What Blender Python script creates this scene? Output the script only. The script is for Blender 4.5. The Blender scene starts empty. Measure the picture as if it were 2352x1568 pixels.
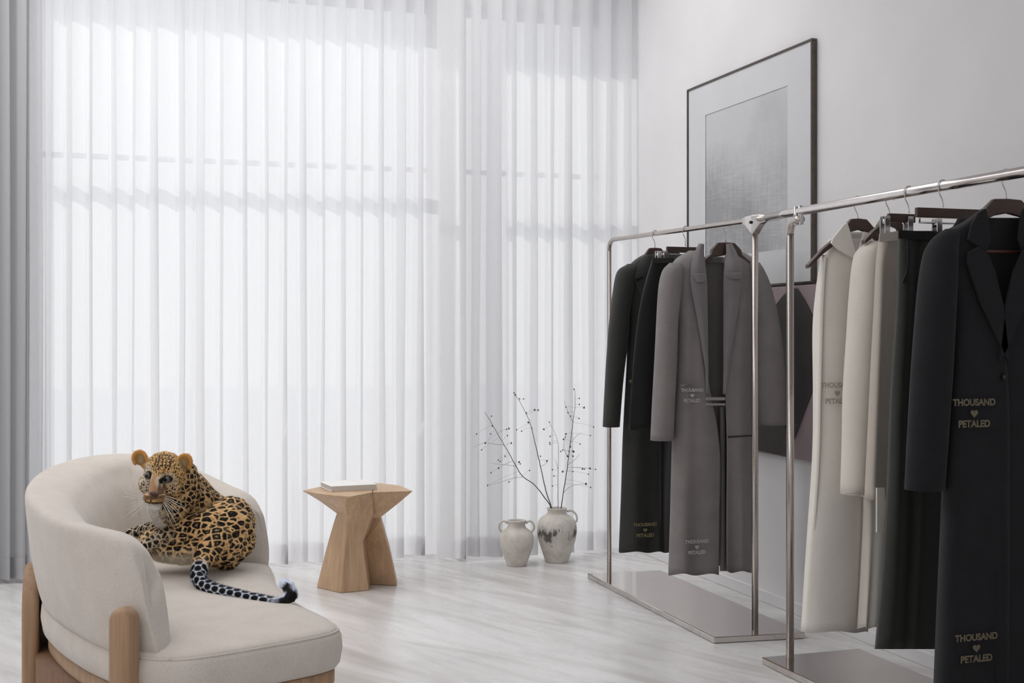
import bpy, bmesh, math, random
import numpy as np
from mathutils import Vector, Matrix
random.seed(7); rng = np.random.default_rng(7)
SC = bpy.context.scene
COL = SC.collection
TH = math.radians(18.25); S, Cc = math.sin(TH), math.cos(TH)
H, F, CX, CY = 1.15, 2900.0, 1176.0, 770.0

# ---------- measuring helpers: the room's real planes seen from the camera ----------
def W(xc, D, z): return Vector((D*S + xc*Cc, D*Cc - xc*S, z))          # lateral, depth, height -> world
def P(x, y, D): return W((x-CX)/F*D, D, H-(y-CY)/F*D)
def onZ(x, y, z): return P(x, y, F*(H-z)/(y-CY))
def onY(x, y, Y):
    u = (x-CX)/F; D = Y/(Cc-u*S); return P(x, y, D)
def onX(x, y, X):
    u = (x-CX)/F; D = X/(S+u*Cc); return P(x, y, D)

# ---------- object helpers ----------
def link(name, me, mat=None, parent=None, smooth=True):
    o = bpy.data.objects.new(name, me); COL.objects.link(o)
    if mat: me.materials.append(mat)
    if smooth:
        for p in me.polygons: p.use_smooth = True
    if parent: o.parent = parent
    return o
def mesh(name, vs, fs, mat=None, parent=None, smooth=True):
    me = bpy.data.meshes.new(name); me.from_pydata([tuple(v) for v in vs], [], fs); me.update()
    bm = bmesh.new(); bm.from_mesh(me); bmesh.ops.recalc_face_normals(bm, faces=bm.faces[:]); bm.to_mesh(me); bm.free()
    return link(name, me, mat, parent, smooth)
def thing(name, label, cat, group=None):
    o = bpy.data.objects.new(name, None); COL.objects.link(o)
    o.empty_display_size = .05
    return tag(o, label, cat, group)
def at(o, loc):
    """move an empty to the thing's base, keeping already world-placed children"""
    o.location = loc
    for c in [c for c in bpy.data.objects if c.parent is o]:
        c.matrix_parent_inverse = Matrix.Translation(-Vector(loc))
    return o
def tag(o, label, cat, group=None):
    o['label'] = label; o['category'] = cat
    if group: o['group'] = group
    return o
def struct(o): o['kind'] = 'structure'; return o
def bevel(o, w, seg=3, angle=35):
    m = o.modifiers.new('b', 'BEVEL'); m.width = w; m.segments = seg; m.limit_method = 'ANGLE'; m.angle_limit = math.radians(angle)
    return o
def solid(o, t, off=0):
    m = o.modifiers.new('s', 'SOLIDIFY'); m.thickness = t; m.offset = off; return o
def subs(o, n=1):
    m = o.modifiers.new('u', 'SUBSURF'); m.levels = n; m.render_levels = n; return o
def box(name, x0, x1, y0, y1, z0, z1, mat, parent=None, bev=0):
    vs = [(x, y, z) for x in (x0, x1) for y in (y0, y1) for z in (z0, z1)]
    fs = [(0,1,3,2),(4,6,7,5),(0,4,5,1),(2,3,7,6),(0,2,6,4),(1,5,7,3)]
    o = mesh(name, vs, fs, mat, parent, smooth=False)
    if bev: bevel(o, bev)
    return o
def loft(name, rings, mat, parent=None, caps=True, closed=True, smooth=True, loop=False):
    n = len(rings[0]); vs = [v for r in rings for v in r]; fs = []
    m = len(rings)
    for i in range(m if loop else m-1):
        for j in range(n if closed else n-1):
            a, b = i*n+j, i*n+(j+1) % n; i2 = (i+1) % m
            fs.append((a, b, i2*n+(j+1) % n, i2*n+j))
    if caps and not loop: fs.append(tuple(range(n))); fs.append(tuple((m-1)*n+j for j in range(n)))
    return mesh(name, vs, fs, mat, parent, smooth)
def cr(pts, n):
    """Catmull-Rom resample of a list of tuples to n points (uniform in index)"""
    A = np.array([tuple(p) for p in pts], float)
    if len(A) == 2: return [A[0]*(1-t)+A[1]*t for t in np.linspace(0, 1, n)]
    E = np.vstack([2*A[0]-A[1], A, 2*A[-1]-A[-2]]); out = []
    for t in np.linspace(0, len(A)-1-1e-9, n):
        i = int(t); u = t-i; p0, p1, p2, p3 = E[i:i+4]
        out.append(.5*((2*p1)+(-p0+p2)*u+(2*p0-5*p1+4*p2-p3)*u*u+(-p0+3*p1-3*p2+p3)*u**3))
    return out
def crc(pts, n):
    """closed Catmull-Rom"""
    A = np.array([tuple(p) for p in pts], float); m = len(A); out = []
    for k in range(n):
        t = k*m/n; i = int(t); u = t-i; p0, p1, p2, p3 = A[(i-1) % m], A[i], A[(i+1) % m], A[(i+2) % m]
        out.append(.5*((2*p1)+(-p0+p2)*u+(2*p0-5*p1+4*p2-p3)*u*u+(-p0+3*p1-3*p2+p3)*u**3))
    return out
def tube(name, pts, r, mat, parent=None, n=10, rs=None, caps=True):
    pts = [Vector(p) for p in pts]; rings = []; up = None
    for i, p in enumerate(pts):
        t = (pts[min(i+1, len(pts)-1)]-pts[max(i-1, 0)]).normalized()
        if up is None: up = t.orthogonal().normalized()
        up = (up-t*up.dot(t)).normalized(); s = t.cross(up); rr = rs[i] if rs else r
        rings.append([p+(up*math.cos(2*math.pi*k/n)+s*math.sin(2*math.pi*k/n))*rr for k in range(n)])
    return loft(name, rings, mat, parent, caps)

# ---------- materials ----------
def lin(c):
    return tuple(((v/255)/12.92 if v/255 <= .04045 else ((v/255+.055)/1.055)**2.4) for v in c)+(1,)
class M_:
    def __init__(s, name):
        s.m = bpy.data.materials.new(name); s.m.use_nodes = True; s.t = s.m.node_tree; s.n = s.t.nodes; s.l = s.t.links
        s.b = s.n['Principled BSDF']; s.out = s.n['Material Output']
    def N(s, typ, **k):
        nd = s.n.new(typ)
        for a, v in k.items():
            if a.startswith('i_'):
                key = a[2:]; key = int(key) if key.isdigit() else key.replace('_', ' ')
                nd.inputs[key].default_value = v
            else: setattr(nd, a, v)
        return nd
    def L(s, a, b): s.l.new(a, b)
    def ramp(s, fac, stops):
        r = s.N('ShaderNodeValToRGB'); e = r.color_ramp.elements
        while len(e) < len(stops): e.new(.5)
        for el, (p, c) in zip(e, stops): el.position = p; el.color = c if len(c) == 4 else lin(c)
        s.L(fac, r.inputs[0]); return r.outputs[0]
    def coord(s, scale=(1,1,1), which='Object', rot=(0,0,0)):
        tc = s.N('ShaderNodeTexCoord'); mp = s.N('ShaderNodeMapping'); mp.inputs['Scale'].default_value = scale; mp.inputs['Rotation'].default_value = rot
        s.L(tc.outputs[which], mp.inputs[0]); return mp.outputs[0]
    def noise(s, vec, scale, detail=4, rough=.5, dist=0):
        n = s.N('ShaderNodeTexNoise', i_Scale=scale, i_Detail=detail, i_Roughness=rough, i_Distortion=dist); s.L(vec, n.inputs['Vector']); return n.outputs['Fac']
    def bump(s, h, strength=.2, dist=.002):
        b = s.N('ShaderNodeBump', i_Strength=strength, i_Distance=dist); s.L(h, b.inputs['Height']); s.L(b.outputs[0], s.b.inputs['Normal'])
def fabric(name, c1, c2, weave=900, rough=.95, sheen=.15, stretch=(1,1,1)):
    m = M_(name); v = m.coord(stretch)
    f = m.noise(v, weave, 2, .6); g = m.noise(v, 14, 4)
    a = m.N('ShaderNodeMath', operation='MULTIPLY_ADD', i_1=.75, i_2=0.0); m.L(f, a.inputs[0])
    b = m.N('ShaderNodeMath', operation='MULTIPLY_ADD', i_1=.25); m.L(g, b.inputs[0]); m.L(a.outputs[0], b.inputs[2])
    m.L(m.ramp(b.outputs[0], [(.3, c1), (.7, c2)]), m.b.inputs['Base Color'])
    m.b.inputs['Roughness'].default_value = rough; m.b.inputs['Sheen Weight'].default_value = sheen
    m.b.inputs['Specular IOR Level'].default_value = .2
    m.bump(f, .35, .0012); return m.m
def plain(name, c, rough=.5, metal=0, spec=.5, nscale=30, amt=.06, stretch=(1,1,1)):
    m = M_(name); v = m.coord(stretch); f = m.noise(v, nscale, 3)
    hi = tuple(min(255, x*(1+amt)) for x in c); lo = tuple(x*(1-amt) for x in c)
    m.L(m.ramp(f, [(.3, lo), (.7, hi)]), m.b.inputs['Base Color'])
    m.b.inputs['Roughness'].default_value = rough; m.b.inputs['Metallic'].default_value = metal; m.b.inputs['Specular IOR Level'].default_value = spec
    return m.m
def wood(name, c1, c2, scale=(38, 38, 2.2), rough=.5):
    m = M_(name); v = m.coord(scale); f = m.noise(v, 1.6, 6, .62, .6); v2 = m.coord((3, 3, .8)); g = m.noise(v2, 2, 3)
    mx = m.N('ShaderNodeMath', operation='MULTIPLY_ADD', i_1=.6); m.L(f, mx.inputs[0])
    g2 = m.N('ShaderNodeMath', operation='MULTIPLY', i_1=.4); m.L(g, g2.inputs[0]); m.L(g2.outputs[0], mx.inputs[2])
    m.L(m.ramp(mx.outputs[0], [(.32, c1), (.68, c2)]), m.b.inputs['Base Color']); m.b.inputs['Roughness'].default_value = rough
    m.bump(f, .12, .001); return m.m

WALL = plain('wall_plaster', (228, 226, 227), .75, nscale=3, amt=.012, spec=.25)
CEIL = plain('ceiling_paint', (232, 232, 234), .9)
TRIM = plain('trim_paint', (226, 225, 226), .6, nscale=4, amt=.008)
FRAME_W = plain('window_frame_paint', (205, 207, 212), .5)
OAK = wood('oak', (150, 118, 90), (190, 156, 124))
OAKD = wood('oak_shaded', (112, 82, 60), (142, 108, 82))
TABLEOAK = wood('table_oak', (172, 138, 106), (212, 180, 146), rough=.45)
WALNUT = wood('walnut_hanger', (50, 34, 27), (76, 54, 43), scale=(6, 60, 60), rough=.4)
STEEL = plain('brushed_steel', (186, 178, 172), .28, 1, nscale=60, amt=.05, stretch=(1, 1, 12))
STEELR = plain('polished_rail_steel', (214, 208, 206), .2, 1, amt=.03)
PLATE = plain('steel_base_plate', (206, 200, 196), .13, 1, nscale=6, amt=.02)
CHROME = plain('chrome', (200, 198, 198), .15, 1)
CHAIRF = fabric('boucle_greige', (190, 181, 171), (224, 215, 206), weave=520, sheen=.3)
GREYF = fabric('grey_wool', (110, 105, 104), (144, 139, 137), weave=700)
GREYL = fabric('grey_lapel', (114, 109, 111), (138, 132, 134), weave=900, sheen=.3)
CHARF = fabric('charcoal_wool', (42, 42, 41), (64, 64, 62), weave=700)
BLACKF = fabric('black_cloth', (17, 17, 17), (32, 31, 31), weave=800)
INKF = fabric('black_coat_wool', (24, 25, 27), (38, 38, 41), weave=650, sheen=.08)
GREENF = fabric('dark_olive_cloth', (36, 37, 34), (54, 55, 51), weave=700)
CREAMF = fabric('cream_wool', (222, 216, 206), (240, 235, 227), weave=700)
BEIGEF = fabric('beige_wool', (208, 202, 192), (230, 224, 215), weave=700)
TAUPEF = fabric('taupe_cloth', (172, 163, 152), (198, 189, 178), weave=700)
PAPER = plain('book_paper', (206, 202, 196), .8, nscale=6, amt=.01)
BOOKC = plain('book_cover', (232, 230, 227), .6, nscale=6, amt=.01)

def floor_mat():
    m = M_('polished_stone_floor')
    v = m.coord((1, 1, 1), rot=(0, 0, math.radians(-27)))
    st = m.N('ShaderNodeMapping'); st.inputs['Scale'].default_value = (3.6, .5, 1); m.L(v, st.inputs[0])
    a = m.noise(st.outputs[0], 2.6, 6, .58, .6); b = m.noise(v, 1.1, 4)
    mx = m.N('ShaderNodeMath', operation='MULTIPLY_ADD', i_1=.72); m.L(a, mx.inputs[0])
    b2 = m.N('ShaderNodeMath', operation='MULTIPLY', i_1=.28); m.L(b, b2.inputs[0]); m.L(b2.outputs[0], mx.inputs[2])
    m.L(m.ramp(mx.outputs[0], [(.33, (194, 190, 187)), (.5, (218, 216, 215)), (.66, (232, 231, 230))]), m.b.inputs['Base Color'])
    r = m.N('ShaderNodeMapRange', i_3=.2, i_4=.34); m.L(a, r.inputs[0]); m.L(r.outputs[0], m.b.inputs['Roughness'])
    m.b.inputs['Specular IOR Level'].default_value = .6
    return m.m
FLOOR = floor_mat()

def sheer_mat(name, transp, col, tl=.75):
    m = M_(name); m.n.remove(m.b)
    tr = m.N('ShaderNodeBsdfTransparent'); tr.inputs[0].default_value = (1, 1, 1, 1)
    t = m.N('ShaderNodeBsdfTranslucent'); t.inputs[0].default_value = lin(col)
    d = m.N('ShaderNodeBsdfDiffuse'); d.inputs[0].default_value = lin(col)
    td = m.N('ShaderNodeMixShader', i_0=1-tl); m.L(t.outputs[0], td.inputs[1]); m.L(d.outputs[0], td.inputs[2])
    v = m.coord((60, 60, 3)); f = m.noise(v, 6, 3)
    r = m.N('ShaderNodeMapRange', i_3=1-transp+.05, i_4=1-transp-.05); m.L(f, r.inputs[0])
    mx = m.N('ShaderNodeMixShader'); m.L(r.outputs[0], mx.inputs[0]); m.L(tr.outputs[0], mx.inputs[1]); m.L(td.outputs[0], mx.inputs[2])
    m.L(mx.outputs[0], m.out.inputs[0]); return m.m
SHEER = sheer_mat('sheer_voile', .22, (252, 252, 253), .76)
SHEERH = sheer_mat('sheer_hem', .2, (250, 249, 251), .85)
def glass_mat():
    m = M_('window_glass'); m.n.remove(m.b)
    tr = m.N('ShaderNodeBsdfTransparent'); tr.inputs[0].default_value = (.97, .98, .985, 1)
    g = m.N('ShaderNodeBsdfGlossy', i_Roughness=.02); mx = m.N('ShaderNodeMixShader', i_0=.04)
    m.L(tr.outputs[0], mx.inputs[1]); m.L(g.outputs[0], mx.inputs[2]); m.L(mx.outputs[0], m.out.inputs[0]); return m.m
GLASS = glass_mat()

# ---------- room ----------
YW, XW, ZC = 6.50, 2.75, 3.25
xa = onY(64, 700, YW).x; xb = onY(1003, 700, YW).x; xc_ = onY(1064, 700, YW).x
ZH, ZS = 2.93, .0
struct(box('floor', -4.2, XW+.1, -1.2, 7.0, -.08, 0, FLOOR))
struct(box('ceiling', -4.2, XW+.1, -1.2, 7.0, ZC, ZC+.08, CEIL))
struct(box('wall_right', XW, XW+.12, -1.2, 7.0, 0, ZC, WALL))
struct(box('wall_left', -4.3, -4.2, -1.2, 7.0, 0, ZC, WALL))
struct(box('wall_back', -4.2, XW, YW, YW+.16, ZH, ZC, WALL))
struct(box('trim_1', -4.2, xa, YW, YW+.16, 0, ZH, WALL))
struct(box('trim_2', onY(1004, 700, 6.44).x, onY(1062, 700, 6.44).x, 6.42, YW+.16, 0, ZC, WALL))
struct(box('baseboard_right', XW-.014, XW, -1.2, YW, 0, .05, TRIM, bev=.003))
for k, (x0, x1) in enumerate(((xa, xb+.02), (xc_-.02, XW))):
    w = bpy.data.objects.new('window_%d' % (k+1), None); COL.objects.link(w); struct(w)
    w.location = ((x0+x1)/2, YW+.08, 0)
    def wb(n, a, b, c, d, m=FRAME_W, yy=(YW+.05, YW+.11)):
        o = box(n, a, b, yy[0], yy[1], c, d, m); o.parent = w; o.matrix_parent_inverse = Matrix.Translation(-Vector(w.location)); return o
    wb('frame', x0, x0+.05, 0, ZH); wb('frame', x1-.05, x1, 0, ZH); wb('frame', x0+.05, x1-.05, ZH-.05, ZH); wb('frame', x0+.05, x1-.05, 0, .05)
    wb('transom', x0+.05, x1-.05, 2.025, 2.045)
    wb('glass_pane', x0+.05, x1-.05, .05, 2.025, GLASS, (YW+.075, YW+.081)); wb('glass_pane', x0+.05, x1-.05, 2.045, ZH-.05, GLASS, (YW+.075, YW+.081))
EXT = plain('terrace_paving', (225, 226, 230), .9)
struct(box('floor', -12, 12, YW+.2, 30, -.14, -.06, EXT)).name = 'trim_4'
curtain_rod_mat = TRIM
rod = box('curtain_track', -3.6, XW-.02, 6.15, 6.40, ZC-.035, ZC, TRIM); tag(rod, 'white ceiling track that carries the sheer curtains, above the window', 'curtain track')

# ---------- curtains: knife pleats, every overlap three layers of real cloth ----------
def curtain(name, x0, x1, bands, label, mat, hem, seed, Yc=6.33, zb=.012, amp=.035):
    r = random.Random(seed); X = lambda px: onY(px, 700, Yc).x
    prof = [(X(x0), Yc)]
    for (a, b) in bands:
        A, B = X(a), X(b); last = prof[-1]
        mid = last[0]*.5+A*.5
        prof += [(mid, (last[1]+Yc-.012)/2+r.uniform(-.006, .006)), (A, Yc-amp*.7), (B-.004, Yc-amp), (B+.0005, Yc-amp+.004), (B-.003, Yc-amp+.009),
                 (.5*(A+B), Yc+.002), (A+.003, Yc+amp*.55), (A-.0005, Yc+amp*.55+.005), (A+.004, Yc+amp*.55+.009), (B+.01, Yc+amp*.4)]
    prof.append((X(x1), Yc))
    zs = list(np.linspace(zb, 3.21, 22)); ph = r.uniform(0, 6)
    def grid(zs, dy):
        rings = []
        for z in zs:
            k = (3.2-z)/3.2; row = []
            for i, (x, y) in enumerate(prof):
                sway = .007*k*math.sin(i*.35+ph+z*.7)+.003*math.sin(i*1.7+z*1.3)
                row.append((x+sway, y+dy+.006*k*math.sin(i*.9+z*2+ph), z+(.012*k*abs(math.sin(i*.17+ph)) if z < .3 else 0)))
            rings.append(row)
        return rings
    t = thing(name, label, 'curtain', 'sheer curtains along the window wall')
    c = loft('fabric_panel', grid(zs, 0), mat, t, caps=False, closed=False)
    h = loft('hem', grid([zb, .06, .112], -.006), hem, t, caps=False, closed=False)
    return at(t, ((X(x0)+X(x1))/2, Yc, 0))
LB = [(85, 98), (106, 118), (145, 165), (199, 214), (248, 265), (296, 311), (340, 363), (402, 424), (444, 468), (496, 512), (551, 567), (598, 612),
      (644, 660), (682, 701), (729, 744), (775, 791), (819, 833), (862, 879), (900, 927), (952, 971)]
RB = [(1046, 1063), (1085, 1100), (1122, 1148), (1166, 1183), (1209, 1229), (1253, 1267), (1289, 1311), (1338, 1357), (1381, 1398), (1423, 1445)]
curtain('sheer_curtain', 60, 1012, LB, 'wide white sheer curtain across the large left window, behind the armchair and table', SHEER, SHEERH, 3)
curtain('sheer_curtain', 1004, 1482, RB, 'narrower white sheer curtain at the right, behind the two vases and branches', SHEER, SHEERH, 5, Yc=6.2)
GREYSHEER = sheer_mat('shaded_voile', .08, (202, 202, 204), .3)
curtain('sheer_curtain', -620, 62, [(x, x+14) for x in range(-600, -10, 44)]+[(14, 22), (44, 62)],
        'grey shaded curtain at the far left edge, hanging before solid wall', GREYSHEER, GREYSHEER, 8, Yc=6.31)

# ---------- pictures on the right wall ----------
FRAMEM = plain('picture_frame_metal', (96, 88, 82), .35, .8)
MAT_W = plain('picture_mat_board', (234, 234, 236), .6, nscale=4, amt=.01)
def art_mat():
    m = M_('abstract_pencil_print'); v = m.coord((1, 1, 1))
    sx = m.N('ShaderNodeSeparateXYZ'); m.L(v, sx.inputs[0])
    a = m.noise(m.coord((1, 26, 3)), 3, 6, .7, .4); b = m.noise(m.coord((1, 3, 40)), 3, 6, .7, .6)
    g = m.noise(v, 2.2, 3)
    mul = m.N('ShaderNodeMath', operation='MULTIPLY'); m.L(a, mul.inputs[0]); m.L(b, mul.inputs[1])
    # darker toward the window side and the middle height
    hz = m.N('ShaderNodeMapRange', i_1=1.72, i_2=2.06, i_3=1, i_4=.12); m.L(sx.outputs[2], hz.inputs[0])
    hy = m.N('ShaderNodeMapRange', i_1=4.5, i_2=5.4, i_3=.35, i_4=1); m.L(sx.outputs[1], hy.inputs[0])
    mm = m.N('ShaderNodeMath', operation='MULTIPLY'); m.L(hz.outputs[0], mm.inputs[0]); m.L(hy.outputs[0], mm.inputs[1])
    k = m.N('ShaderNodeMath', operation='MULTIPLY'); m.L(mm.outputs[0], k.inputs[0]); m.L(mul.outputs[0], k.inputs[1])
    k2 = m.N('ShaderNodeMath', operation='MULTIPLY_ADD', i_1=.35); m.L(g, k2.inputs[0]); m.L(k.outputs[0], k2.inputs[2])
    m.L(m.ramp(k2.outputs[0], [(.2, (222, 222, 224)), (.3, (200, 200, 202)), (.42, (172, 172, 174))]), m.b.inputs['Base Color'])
    m.b.inputs['Roughness'].default_value = .7; return m.m
def picture():
    t = thing('framed_picture', 'large thin-framed picture with a pale grey sketch, high on the right wall', 'picture')
    X = XW; y0, y1, z0, z1 = onX(1877, 400, X).y, onX(1588, 400, X).y, onX(1873, 650, X).z, onX(1588, 207, X).z; w = .009
    box('frame_rail', X-.026, X-.001, y0, y1, z1-w, z1, FRAMEM, t, .002); box('frame_rail', X-.026, X-.001, y0, y1, z0, z0+w, FRAMEM, t, .002)
    box('frame_rail', X-.026, X-.001, y0, y0+w, z0+w, z1-w, FRAMEM, t, .002); box('frame_rail', X-.026, X-.001, y1-w, y1, z0+w, z1-w, FRAMEM, t, .002)
    # mat board with a window cut out of it
    a0, a1, b0, b1 = onX(1818, 400, X).y, onX(1628, 400, X).y, z0+.15, onX(1628, 265, X).z
    yy0, yy1, zz0, zz1 = y0+w, y1-w, z0+w, z1-w; xx = X-.017
    vs = [(xx, yy0, zz0), (xx, yy1, zz0), (xx, yy1, zz1), (xx, yy0, zz1), (xx, a0, b0), (xx, a1, b0), (xx, a1, b1), (xx, a0, b1)]
    m = mesh('mat_board', vs, [(0,1,5,4), (1,2,6,5), (2,3,7,6), (3,0,4,7)], MAT_W, t, False); solid(m, .003)
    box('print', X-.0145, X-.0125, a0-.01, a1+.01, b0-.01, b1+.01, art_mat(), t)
    g = M_('picture_glass'); g.n.remove(g.b); tr = g.N('ShaderNodeBsdfTransparent'); gl = g.N('ShaderNodeBsdfGlossy', i_Roughness=.03)
    fr = g.N('ShaderNodeFresnel', i_IOR=1.15); mx = g.N('ShaderNodeMixShader'); g.L(fr.outputs[0], mx.inputs[0]); g.L(tr.outputs[0], mx.inputs[1]); g.L(gl.outputs[0], mx.inputs[2]); g.L(mx.outputs[0], g.out.inputs[0])
    gp = mesh('glass', [(X-.021, yy0, zz0), (X-.021, yy0, zz1), (X-.021, yy1, zz1), (X-.021, yy1, zz0)], [(0, 1, 2, 3)], g.m, t, False)
    if gp.data.polygons[0].normal.x > 0: gp.data.flip_normals()
    box('backing', X-.010, X-.001, yy0, yy1, zz0, zz1, MAT_W, t)
    at(t, (X, (y0+y1)/2, z0))
picture()
def canvas():
    X = XW; t = thing('canvas_painting', 'mauve and charcoal abstract canvas on the right wall, under the framed picture', 'painting')
    y0, y1 = onX(1905, 900, X).y, onX(1690, 900, X).y; z0, z1 = onX(1870, 1058, X).z, onX(1765, 655, X).z-.012
    PK = plain('mauve_paint', (150, 134, 138), .8, nscale=5, amt=.05); DK = plain('charcoal_paint', (58, 52, 52), .8, nscale=4, amt=.12)
    box('stretched_canvas', X-.03, X-.0002, y0, y1, z0, z1, PK, t, .003)
    def shape(pts):
        pts = [onX(x, y, X-.032) for x, y in pts]
        pts = [(p.x, min(max(p.y, y0+.003), y1-.003), min(max(p.z, z0+.003), z1-.003)) for p in pts]
        o = mesh('painted_shape', pts, [tuple(range(len(pts)))], DK, t, False); solid(o, .002)
    shape([(1780, 702), (1796, 682), (1814, 662), (1832, 662), (1850, 690), (1890, 765), (1890, 790), (1866, 900), (1826, 1006), (1812, 1020), (1800, 960), (1788, 840)])
    shape([(1700, 985), (1790, 968), (1812, 962), (1812, 1050), (1740, 1034), (1700, 1025)])
    at(t, (X, (y0+y1)/2, z0))
canvas()

# ---------- clothes racks ----------
def arc_pts(a, c, b, n=8):   # quadratic corner
    return [a*(1-t)**2+c*2*t*(1-t)+b*t*t for t in [i/n for i in range(n+1)]]
def plate(name, poly, z0, z1, mat, parent):
    n = len(poly); vs = [(x, y, z0) for x, y in poly]+[(x, y, z1) for x, y in poly]
    fs = [tuple(range(n)), tuple(range(n, 2*n))]+[(i, (i+1) % n, n+(i+1) % n, n+i) for i in range(n)]
    return bevel(mesh(name, vs, fs, mat, parent, False), .003, 2)
ZR1, ZR2 = 1.592, 1.578
def rack_far():
    t = thing('clothes_rack', 'farther steel clothes rack with thin posts, carrying three dark and grey garments', 'clothes rack')
    L = Vector((2.262, 5.42, 0)); R = Vector((2.396, 4.297, 0)); d = (R-L).normalized(); up = Vector((0, 0, 1))
    plate('base_plate', [(2.213, 5.569), (2.19, 4.238), (2.556, 4.20), (2.575, 5.53)], 0.001, .024, PLATE, t)
    tube('frame_tube', [L+up*.02, L+up*(ZR1-.05)]+arc_pts(L+up*(ZR1-.05), L+up*ZR1, L+d*.05+up*ZR1)+[L+d*.6+up*ZR1, R+up*ZR1, Vector((2.386, 4.19, ZR1-.001))], .0105, STEEL, t, 14)
    tube('post', [R+up*.02, R+up*(ZR1-.055)], .0125, STEEL, t, 14)
    # joint bracket on top of the right post
    b = R+up*ZR1
    rings = []
    for s, w, h0, h1 in ((-.075, .008, -.012, .012), (-.045, .015, -.02, .016), (0, .018, -.058, .018), (.045, .015, -.02, .016), (.075, .008, -.012, .012)):
        c = b+d*s; n = Vector((d.y, -d.x, 0)); rings.append([c+n*w+up*h0, c+n*w+up*h1, c-n*w+up*h1, c-n*w+up*h0])
    bevel(loft('bracket', rings, STEELR, t, smooth=False), .004)
    n = Vector((d.y, -d.x, 0)); q = b-n*.019-up*.012 if False else b+Vector((-.0, -.0, 0))
    side = Vector((-1, -.1, 0)).normalized()
    tube('screw', [b+side*.016-up*.01, b+side*.023-up*.01], .006, INKS, t, 12)
    at(t, (2.38, 4.9, 0)); return L, R, d
INKS = plain('dark_screw', (40, 38, 38), .4, .6)
def rack_near():
    t = thing('clothes_rack', 'nearer steel clothes rack at the right edge, carrying cream, beige and black garments', 'clothes rack')
    X = 2.307; up = Vector((0, 0, 1)); A = Vector((X, 3.89, 0)); B = Vector((X, 2.42, 0))
    plate('base_plate', [(2.215, 3.925), (2.215, 2.30), (2.61, 2.30), (2.61, 3.925)], .001, .024, PLATE, t)
    d = Vector((0, -1, 0)); z = ZR2-.028
    tube('post', [A+up*.02, A+up*(z-.05)]+arc_pts(A+up*(z-.05), A+up*z, A+d*.05+up*z)+[A+d*.075+up*z], .0138, STEEL, t, 16)
    tube('post', [B+up*.02, B+up*(ZR2-.008)], .0125, STEEL, t, 16)
    tube('rail', [Vector((2.385, 4.18, ZR1-.002)), Vector((2.33, 3.95, ZR2+.004)), Vector((X, 3.80, ZR2)), Vector((X, 3.2, ZR2)), Vector((X, 2.30, ZR2))], .0148, STEELR, t, 18)
    for s in (-.014, .014): tube('clamp', [A+d*(.055+s*1.2)+up*(z-.018), A+d*(.055+s)+up*(ZR2+.018)], .009, CHROME, t, 12)
    at(t, (2.4, 3.1, 0))
LP, RP, RD = rack_far(); rack_near()
def railX(Y, far): return LP.x+(RP.x-LP.x)*(Y-LP.y)/(RP.y-LP.y) if far else 2.307
FARG, NEARG = 'hangers on the clothes racks', 'hangers on the clothes racks'

def hook(parent, X, Y, zr, zn, rr, lean=0.0):
    """wire hook: loops over the rail (axis along Y), then S-bends to the hanger neck at height zn"""
    R = rr+.004; pts = []
    for k in range(13):
        a = math.radians(-35+k*17.5); pts.append((X+R*math.cos(a), Y, zr+R*math.sin(a)))
    pts = pts[::1]
    pts += [(X-R*.75, Y, zr-R*1.2), (X-.004, Y, zr-R*2.1), (X+lean, Y, zr-R*3), (X+lean, Y, zn)]
    pts = [Vector(p) for p in cr(pts, 44)]
    return tube('hook', pts, .0018, CHROME, parent, 8)
def coat_hanger(label, X, Y, zr, rr, zn, half, drop, neck=.04, mat=WALNUT, thick=.02, bar=None, flat=.045, lean=0, topw=None, nh=.036):
    t = thing('coat_hanger', label, 'hanger', 'hangers on the clothes racks'); hook(t, X, Y, zr, zn+.004, rr, lean)
    topw = topw or neck
    st = [(-half, -drop, .012), (-half*.72, -drop*.66, .017), (-half*.45, -drop*.40, .02), (-neck*1.05, -flat*.6, .03), (-neck*.62, 0, nh), (0, .002, nh-.006), (neck*.62, 0, nh),
          (neck*1.05, -flat*.6, .03), (half*.45, -drop*.40, .02), (half*.72, -drop*.66, .017), (half, -drop, .012)]
    rings = []
    for i, (dx, dz, h) in enumerate(st):
        w = thick*(.8 if abs(i-5) < 2 else 1.15); c = Vector((X+lean+dx, Y, zn+dz))
        sl = 0
        rings.append([c+Vector((0, -w/2, 0)), c+Vector((0, w/2, 0)), c+Vector((sl, w/2, -h)), c+Vector((sl, -w/2, -h))])
    o = loft('shoulder_bar', rings, mat, t, smooth=False); bevel(o, .003, 2)
    if bar: tube('trouser_bar', [(X-half*.8, Y, zn-bar), (X+half*.8, Y, zn-bar)], .0045, REDWOOD, t, 10)
    return at(t, (X, Y, zn-drop))
REDWOOD = wood('red_wood_bar', (84, 48, 40), (104, 62, 50), scale=(6, 60, 60))
def clip(parent, x, Y, z, s=1.0):
    c = box('clip', x-.009*s, x+.009*s, Y-.014, Y-.010, z-.05*s, z+.012*s, CHROME, parent, .0015)
    box('clip_jaw', x-.009*s, x+.009*s, Y+.010, Y+.014, z-.05*s, z+.012*s, CHROME, c, .0015)
    tube('clip_spring', [(x-.007*s, Y, z-.004), (x+.007*s, Y, z-.004)], .008, CHROME, c, 10)
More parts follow.
